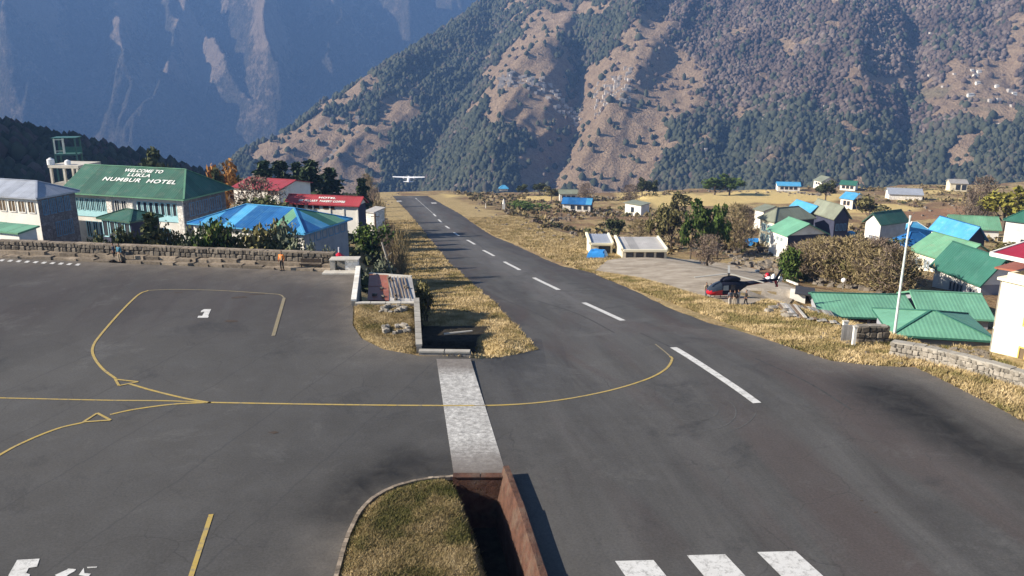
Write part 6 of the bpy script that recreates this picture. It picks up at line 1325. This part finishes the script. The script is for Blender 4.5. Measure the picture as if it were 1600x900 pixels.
tr_ = MB().tube([(7.85, -.05, 2.1), (7.85, -.3, 2.1)], .06, 8).build('tail_rotor', MAT['dark_metal'], root); MB().bar((7.85, -.28, 2.1), (8.3, -.28, 2.95), .14, .03, (0, 1, 0)).build('blade', MAT['dark_metal'], tr_); MB().bar((7.85, -.28, 2.1), (7.4, -.28, 1.25), .14, .03, (0, 1, 0)).build('blade', MAT['dark_metal'], tr_)
mr = MB().tube([(.3, 0, 2.75), (.3, 0, 3.1), (.3, 0, 3.2)], [.12, .1, .22], 10).build('main_rotor', MAT['dark_metal'], root)
for a in (62, 182, 302):
    c_, s_ = math.cos(R(a)), math.sin(R(a)); MB().bar((.3 + c_ * .3, s_ * .3, 3.16), (.3 + c_ * 5.2, s_ * 5.2, 3.0), .30, .05).build('blade', MAT['blade'], mr)
for sg in (-1, 1):
    MB().tube([(-2.1, sg * 1.05, .22), (-1.9, sg * 1.05, .06), (1.8, sg * 1.05, .05)], .05, 6).build('skid', MAT['dark_metal'], root)
    for x in (-1.1, 1.0): MB().bar((x, sg * .55, .75), (x, sg * 1.05, .06), .07).build('strut', MAT['dark_metal'], root)
# ------------------------------------------------------------------ aeroplane leaving
c = PY(638.5, 280.5, 450); root = thing('aeroplane', 'small white twin engined high wing aeroplane flying off beyond the runway end', 'aeroplane', c, R(8)); root.rotation_euler = (R(9), R(1.5), R(6))
V, F = loft([(-5.6, 0, .15, .15), (-4.6, .05, .6, .6), (-3, .15, .85, .9), (2.5, .15, .85, .9), (5, .5, .4, .45), (8.0, .9, .12, .15)], 12); mesh_obj('fuselage', [(y, -x, z) for x, y, z in V], [f[::-1] for f in F], MAT['air_white'], root, True)
MB().add([(sx * a, y, z) for sx in (-1, 1) for a, y, z in ((0, 1.0, 1.05), (0, -.95, 1.0), (8.6, .65, 1.35), (8.6, -.5, 1.32), (0, 1.0, 1.35), (0, -.95, 1.15), (8.6, .65, 1.55), (8.6, -.5, 1.42))], [(0, 2, 3, 1), (4, 5, 7, 6), (0, 4, 6, 2), (1, 3, 7, 5), (2, 6, 7, 3), (8, 9, 11, 10), (12, 14, 15, 13), (8, 10, 14, 12), (9, 13, 15, 11), (10, 11, 15, 14)]).build('wing', MAT['air_white'], root)
for sg in (-1, 1):
    e_ = MB().tube([(sg * 2.8, -1.2, .95), (sg * 2.8, 0, .95), (sg * 2.8, 1.7, .95), (sg * 2.8, 2.1, .95)], [.25, .42, .36, .15], 10).build('engine', MAT['air_white'], root)
    pr = MB().tube([(sg * 2.8, 2.1, .95), (sg * 2.8, 2.3, .95)], .14, 8).build('propeller', MAT['dark_metal'], root)
    for a in (20, 140, 260): pass
    for a in (20, 140, 260):
        cc, ss = math.cos(R(a)), math.sin(R(a)); o_ = MB().bar((sg * 2.8 + cc * .1, 2.2, .95 + ss * .1), (sg * 2.8 + cc * 1.1, 2.2, .95 + ss * 1.1), .14, .05, (0, 1, 0)); pr.data.materials.append(MAT['dark_metal']); o_.build('blade', MAT['dark_metal'], root)
    MB().bar((sg * .8, .3, -.3), (sg * 4.4, .3, 1.2), .1).build('strut', MAT['air_white'], root)
    MB().tube([(sg * 1.5 - .12, .2, -1.25), (sg * 1.5 + .12, .2, -1.25)], .32, 10).build('wheel', MAT['dark_metal'], root); MB().bar((sg * .8, .2, -.6), (sg * 1.5, .2, -1.25), .12).build('gear_leg', MAT['air_white'], root)
MB().box(-2.6, 2.6, -7.9, -6.8, 1.0, 1.12).build('tailplane', MAT['air_white'], root); MB().add([(x, y, z) for x in (-.06, .06) for y, z in ((-8.2, .9), (-6.2, .9), (-7.4, 3.2), (-8.2, 3.2))], [(0, 1, 2, 3), (7, 6, 5, 4), (0, 4, 5, 1), (1, 5, 6, 2), (2, 6, 7, 3), (3, 7, 4, 0)]).build('fin', MAT['air_white'], root)

# ------------------------------------------------------------------ props
g = G(1398, 519.5, y1=90); g = Vector((PZ(1398, 519, -1.2).x, PZ(1398, 519, -1.2).y, 0)); g.z = gz(g.x, g.y); tp = PY(1424, 340, g.y).z
root = thing('flagpole', 'tall thin pale green flagpole beside the bright green roofs', 'flagpole', g); MB().tube([(0, 0, -.3), (0, 0, (tp - g.z) * .5), (.05, 0, tp - g.z)], [.11, .09, .06], 8).build('pole', MAT['pole_paint'], root); MB().box(-.3, .3, -.3, .3, -.4, .25).build('base', MAT['concrete'], root); MB().tube([(.05, 0, tp - g.z), (.05, 0, tp - g.z + .15)], .09, 8).build('finial', MAT['pole_paint'], root)
def poles(name, label, px, py, h, r, mat, cat, lean=(0, 0), group=None, head=None, g=None):
    g = g or G(px, py); root = thing(name, label, cat, g, 0, group); MB().tube([(0, 0, -.3), (lean[0] * h, lean[1] * h, h)], [r, r * .75], 8).build('pole', MAT[mat], root)
    return root, g
root, g = poles('lamp_post', 'white globe on a short post beside the thicket above the green roof', 1317, 452, .85, .05, 'concrete', 'lamp'); MB().tube([(0, 0, .8), (0, 0, .95), (0, 0, 1.15), (0, 0, 1.35), (0, 0, 1.45)], [.08, .27, .34, .26, .06], 12).build('globe', MAT['white_metal'], root, True)
root, g = poles('white_marker', 'tall narrow white stone marker standing in the brown scrub right of the runway', 787, 327, .1, .1, 'white_wall', 'marker'); MB().box(-.5, .5, -.5, .5, -.3, 2.0).build('base', MAT['white_wall'], root); MB().tube([(0, 0, 2), (0, 0, 2.8), (0, 0, 3.6)], [.5, .38, .08], 8).build('spire', MAT['white_wall'], root)
root, g = poles('white_marker', 'short pale stake in the scrub left of the white stone marker', 759, 326, 1.8, .14, 'white_wall', 'marker')
MB().box(-.2, .2, -.2, .2, -.2, .2).build('base', MAT['concrete'], root)
root, g = poles('wooden_pole', 'leaning bare white pole by the left verge beside the pale bushes', 606, 398, 5.2, .14, 'pale_concrete', 'pole', (-.28, .0), g=Vector((*xy(66, -18), gz(*xy(66, -18))))); MB().bar((-1.2, 0, 3.2), (-.2, 0, 3.9), .09).build('brace', MAT['pale_concrete'], root)
for s_, h_, t_ in ((168, 9.5, -19), (262, 12, -20), (118, 7, -19.5)):
    x, y = xy(s_, t_); root, g = poles('utility_pole', ['wooden utility pole on the left verge nearest the yellow meadow', 'wooden utility pole far down the left verge', 'second wooden utility pole on the left verge'][[118, 262, 168].index(s_)], 0, 0, h_, .2, 'timber', 'pole', g=Vector((x, y, gz(x, y))), group='utility poles on the left verge'); MB().bar((-.8, 0, h_ - .6), (.8, 0, h_ - .6), .12).build('crossarm', MAT['timber'], root)
# red umbrella behind the corner shelter
g = PY(530, 402, 79.5); zb = gz(g.x, g.y); root = thing('parasol', 'closed red parasol with white pole tip behind the corner shelter', 'parasol', (g.x, g.y, zb)); h_ = g.z - zb; MB().tube([(0, 0, 0), (0, 0, h_ + 1.0)], .07, 8).build('pole', MAT['white_metal'], root)
cv = MB(); n_ = 8; cv.v = [(0, 0, h_ + .55)] + [(math.cos(k * 6.283 / n_) * .85, math.sin(k * 6.283 / n_) * .85, h_ - .1) for k in range(n_)] ; cv.f = [(0, 1 + k, 1 + (k + 1) % n_) for k in range(n_)]; 
cv.v += [(v[0] * .97, v[1] * .97, v[2] - .05) for v in cv.v]; cv.f += [tuple(i + n_ + 1 for i in f[::-1]) for f in cv.f[:n_]]; cv.build('canopy', MAT['heli_red'], root)
# dark bench by the wall
p = PZ(467, 422.5); root = thing('bench', 'dark timber bench standing against the stone ledge near the orange vest', 'bench', (p.x, p.y, 0), R(-4)); MB().box(0, 1.9, .35, .8, .42, .5).build('seat', MAT['dark_timber'], root); MB().box(0, 1.9, .78, .86, .5, .95).build('backrest', MAT['dark_timber'], root)
for x in (.1, 1.7):
    for y in (.38, .74): MB().box(x, x + .09, y, y + .07, 0, .42).build('leg', MAT['dark_timber'], root)
# stone rings on the platform
for px, py, lb in ((615, 488, 'ring of pale stones on the grassy platform, the farther one'), (621, 521, 'broken heap of pale stones on the grassy platform, the nearer one')):
    p = PZ(px, py); root = thing('stone_ring', lb, 'stones', (p.x, p.y, gz(p.x, p.y)), 0, 'stone rings on the grassy platform')
    for k in range(15):
        a = k / 15 * 6.283; rr_c = random.uniform(.75, 1.0)
        if py > 500 and k % 5 == 0: continue
        put('stone', random.choice(PSTONES), (math.cos(a) * rr_c, math.sin(a) * rr_c * .8, random.uniform(.05, .2)), [random.uniform(.3, .5), random.uniform(.25, .4), random.uniform(.2, .4)], (0, random.uniform(-.3, .3), a), root)
# pole lying over the pit
a, b_ = PZ(693, 522, -.6), PZ(738, 517, -.6); root = thing('fallen_pole', 'thin pale pole lying across the shadowed culvert pit', 'pole', a); MB().tube([(0, 0, 0), tuple((b_ - a) / 2), tuple(b_ - a)], [.09, .08, .06], 7).build('shaft', MAT['pale_concrete'], root); MB().tube([(-.06, 0, 0), (.03, 0, 0)], .12, 7).build('end_cap', MAT['timber'], root)
# blue tarpaulin heap
def draped(name, label, px, py, Lx, Ly, h, mat, rz=0, lump=.25, cat='tarpaulin'):
    g = G(px, py); root = thing(name, label, cat, g, rz); V = []; F = []; n_ = 12
    for i in range(n_ + 1):
        for j in range(n_ + 1):
            u, v = i / n_, j / n_; e_ = min(u, v, 1 - u, 1 - v) * 6; z = h * min(1, e_ ** .6 if e_ > 0 else 0) + (lump * (vn(np.array([u * 5.0]), np.array([v * 5.0]), 3)[0] - .3) if e_ > 0 else -.05); V.append(((u - .5) * Lx, v * Ly, z))
    for i in range(n_):
        for j in range(n_): a = i * (n_ + 1) + j; F.append((a, a + n_ + 1, a + n_ + 2, a + 1))
    o = mesh_obj('sheet', V, F, MAT[mat], root, False); md = o.modifiers.new('t', 'SOLIDIFY'); md.thickness = .04
    MB().box(-Lx * .4, Lx * .4, Ly * .1, Ly * .9, -.2, h * .7).build('stack', MAT['timber'], root); return root
draped('tarpaulin', 'bright blue tarpaulin draped over a heap beside the cream sheds', 931, 404, 3.2, 2.6, 1.1, 'tarp_blue', R(-15))
draped('tarpaulin', 'flat bright blue tarpaulin roof before the small green roofed house', 1187, 384, 5.6, 3.2, 1.0, 'tarp_blue', R(-6), .1)
g = G(1328, 380); root = thing('water_tank', 'teal water tank on legs at the dark shaded lodge corner', 'tank', g)
MB().tube([(0, 0, 1.1), (0, 0, 2.3), (0, 0, 2.6)], [.8, .8, .3], 12).build('barrel', MAT['tarp_blue'] if False else MAT['sky_roof'], root)
for x in (-.5, .5):
    for y in (-.4, .4): MB().box(x - .07, x + .07, y - .07, y + .07, -.2, 1.1).build('leg', MAT['concrete'], root)
# goods near the tail of the helicopter
for px, py, mt, w_, h_, lb in ((1199, 436, 'heli_red', .9, .9, 'red bundle lying behind the helicopter tail'), (1201, 438, 'white_metal', 1.0, .5, 'white sack right below the red bundle'), (1208, 440, 'white_metal', .7, 1.0, 'upright white sack beside the helicopter fin'), (1218, 441, 'white_metal', .8, .8, 'white sack just right of the helicopter fin'), (1183, 426, 'pale_glass', .8, .5, 'small pale bundle on the gravel above the tail boom')):
    g = G(px, py); root = thing('sack', lb, 'sack', g, random.random(), 'goods lying on the gravel behind the helicopter'); V, F = loft([(-w_ / 2, h_ * .4, .12, .12), (-w_ * .35, h_ * .48, w_ * .3, h_ * .45), (0, h_ * .5, w_ * .36, h_ * .5), (w_ * .35, h_ * .46, w_ * .3, h_ * .42), (w_ / 2, h_ * .42, .1, .1)], 10); mesh_obj('bag', V, F, MAT[mt], root, True); MB().tube([(w_ / 2 - .02, 0, h_ * .42), (w_ / 2 + .12, 0, h_ * .45)], [.05, .09], 6).build('knot', MAT[mt], root)
a, b_ = G(1226, 438), G(1245, 446); root = thing('white_beam', 'white painted beam lying on the gravel right of the helicopter tail', 'beam', a); d_ = b_ - a; MB().bar((0, 0, .15), (d_.x, d_.y, d_.z + .15), .28, .22).build('timber', MAT['white_wall'], root); MB().bar((-.0, 0, .06), (d_.x * -.03, d_.y * -.03, .06), .3, .12).build('end_block', MAT['concrete'], root)
g = G(1247, 471); root = thing('guard_hut', 'small white hut with a dark tilted slab roof at the end of the green roof', 'hut', g, R(-20)); MB().box(-.9, .7, 0, 1.4, -.6, 1.0).build('wall', MAT['white_wall'], root); MB().slab([(-.4, -.5, 1.0), (1.6, -.5, .9), (1.6, 1.3, 1.3), (-.4, 1.3, 1.4)], .1).build('roof', MAT['dark_metal'], root)
# rubble and planks on the bank before the green roof
m_ = []
root = thing('plank_pile', 'pile of weathered planks and pale slabs on the bank before the long green roof', 'planks', G(1245, 494))
o = G(1245, 494)
for i in range(16):
    g = G(1215 + i * 5.2, 474 + i * .6 + 3) - o; e_ = G(1232 + i * 5.2, 497 + i * .9) - o; MB().bar(g + Vector((0, 0, .25)), e_ + Vector((0, 0, .2 + .06 * (i % 3))), .26, .08).build('plank', MAT[['timber', 'pale_concrete', 'tin_roof', 'concrete'][i % 4]], root)
root = thing('rock_pile', 'heap of large whitish rocks left of the plank pile by the helicopter pad', 'rocks', G(1212, 490)); o = G(1212, 490)
for i in range(12):
    g = G(random.uniform(1194, 1240), random.uniform(478, 498)) - o; put('rock', random.choice(PSTONES), (g.x, g.y, g.z + .12), (random.uniform(.5, 1.1), random.uniform(.4, .8), random.uniform(.3, .55)), (random.random() * .4, random.random() * .4, random.random() * 3), root)
# gravel pad
m, t, b = NT('gravel', 0.95, 0.1); v = pos_node(t); n1 = noise(t, v, .35, 6, .7); n2 = noise(t, v, 6, 5, .8); c = ramp(t, n1, [(0.35, (0.27, 0.225, 0.17)), (0.65, (0.47, 0.41, 0.33))]); c = mix(t, 1.0, c, ramp(t, n2, [(0.3, .75), (0.7, 1.15)]), 'MULTIPLY'); t.links.new(c, b.inputs['Base Color']); bump(t, b, n2, .5, .05); MAT['gravel'] = m
pad = PAD
sheet('gravel_pad', wob(pad + [pad[0]], .5, 2.0, 12, 3.0)[:-1], MAT['gravel'], 0.12, 2.0)
# stones: loose rows dividing the fields, one mass
V = []; F = []; cube = [(-.5, -.5, 0), (.5, -.5, 0), (.5, .5, 0), (-.5, .5, 0), (-.4, -.35, .7), (.35, -.4, .7), (.4, .35, .7), (-.35, .4, .7)]
def rocks_line(pts, n, spread, smin, smax):
    for i in range(n):
        k = random.random() * (len(pts) - 1); j = int(k); f = k - j; px = pts[j][0] + (pts[j + 1][0] - pts[j][0]) * f; py = pts[j][1] + (pts[j + 1][1] - pts[j][1]) * f + random.gauss(0, spread)
        g = G(px + random.uniform(-2, 2), py); s_ = random.uniform(smin, smax); a = random.random() * 6.28; c, ss = math.cos(a), math.sin(a); b0 = len(V)
        for x, y, z in cube: x *= random.uniform(.8, 1.4); V.append((g.x + (x * c - y * ss) * s_, g.y + (x * ss + y * c) * s_, g.z - .1 + z * s_ * random.uniform(.6, 1.1)))
        F.extend(tuple(q + b0 for q in f_) for f_ in ((4, 5, 6, 7), (0, 1, 5, 4), (1, 2, 6, 5), (2, 3, 7, 6), (3, 0, 4, 7)))
for pts, n, sp, a_, b2 in (([(1140, 405), (1200, 418), (1260, 432), (1330, 446), (1410, 462)], 190, 5, .3, 1.0), ([(1130, 392), (1210, 398), (1240, 410)], 90, 4, .3, .9), ([(700, 300), (780, 303), (870, 305), (960, 310)], 60, 1, .5, 1.2), ([(1000, 330), (900, 340), (830, 345)], 50, 2, .4, 1.1), ([(1100, 300), (1200, 300), (1300, 305)], 60, 1, .5, 1.3), ([(1330, 310), (1450, 320), (1560, 322)], 26, 4, .4, 1.1), ([(1400, 335), (1480, 335), (1540, 330)], 20, 4, .4, 1.0), ([(740, 330), (820, 352), (900, 372)], 60, 6, .3, .9), ([(1240, 500), (1330, 545), (1420, 560)], 30, 8, .15, .4), ([(1440, 548), (1500, 553), (1545, 560)], 60, 4, .2, .6), ([(625, 300), (600, 330), (595, 380)], 30, 8, .3, .9)):
    rocks_line(pts, n, sp, a_, b2)
rk = mesh_obj('field_rubble', V, F, MAT['stone']); rk['kind'] = 'stuff'
# dark tar patches and small litter on the tarmac
marks('tar_patch', [[(361, 465), (372, 463.5), (384, 463), (386, 464.5), (372, 466), (362, 466.5)], [(390, 460), (413, 459), (414, 460), (391, 461)], [(418, 676), (430, 673.5), (436, 676), (428, 678.5)], [(350, 502), (356, 500), (372, 501), (371, 503), (356, 503.5)], [(1343, 782), (1349, 781.5), (1349, 783.5), (1344, 783.5)], [(1365, 800), (1372, 799.5), (1371, 802), (1366, 802)], [(272, 457), (285, 456.5), (285, 457.5), (273, 458)]], 0.012, MAT['dark_timber'])

C3('rubber', (0.050, 0.050, 0.050), var=0.3, scale=2); C3('scuff', (0.085, 0.084, 0.082), var=0.25, scale=1.5)
rr9 = random.Random(5)
for i in (1, 3, 5):
    cx, cy = 1075 + rr9.uniform(-25, 25), 632 + rr9.uniform(-10, 14); rx, ry = 30 + i * 11, 12 + i * 6; a0, a1 = rr9.uniform(-.9, .3), rr9.uniform(1.0, 2.2)
    pts = [(cx + rx * math.cos(a0 + (a1 - a0) * k / 9), cy + ry * math.sin(a0 + (a1 - a0) * k / 9)) for k in range(10)]
    line_px('tyre_mark', pts, .07, MAT['scuff' if i % 2 else 'rubber'], True, 0.010)
for x0_, y0_, x1_, y1_ in ((640, 390, 700, 420), (660, 420, 790, 470), (720, 450, 860, 500), (690, 352, 760, 392), (840, 470, 960, 520), (1000, 520, 1120, 590), (1180, 560, 1330, 640)):
    line_px('tyre_mark', [(x0_, y0_), ((x0_ + x1_) / 2 + 6, (y0_ + y1_) / 2 - 3), (x1_, y1_)], .16, MAT['rubber'], True, 0.010)
for px, py, h_, lb in ((1236, 384, 6, 'wooden power pole before the olive hip roofed lodge'), (1338, 330, 7, 'wooden power pole between the cyan roofed cottage and the white gabled house'), (1492, 340, 7, 'wooden power pole above the pale blue gable roof'), (1016, 372, 6, 'wooden power pole behind the right cream shed')):
    root, g = poles('power_pole', lb, px, py, h_, .12, 'timber', 'pole', group='power poles in the village'); MB().bar((-.7, 0, h_ - .5), (.7, 0, h_ - .5), .1).build('crossarm', MAT['timber'], root)
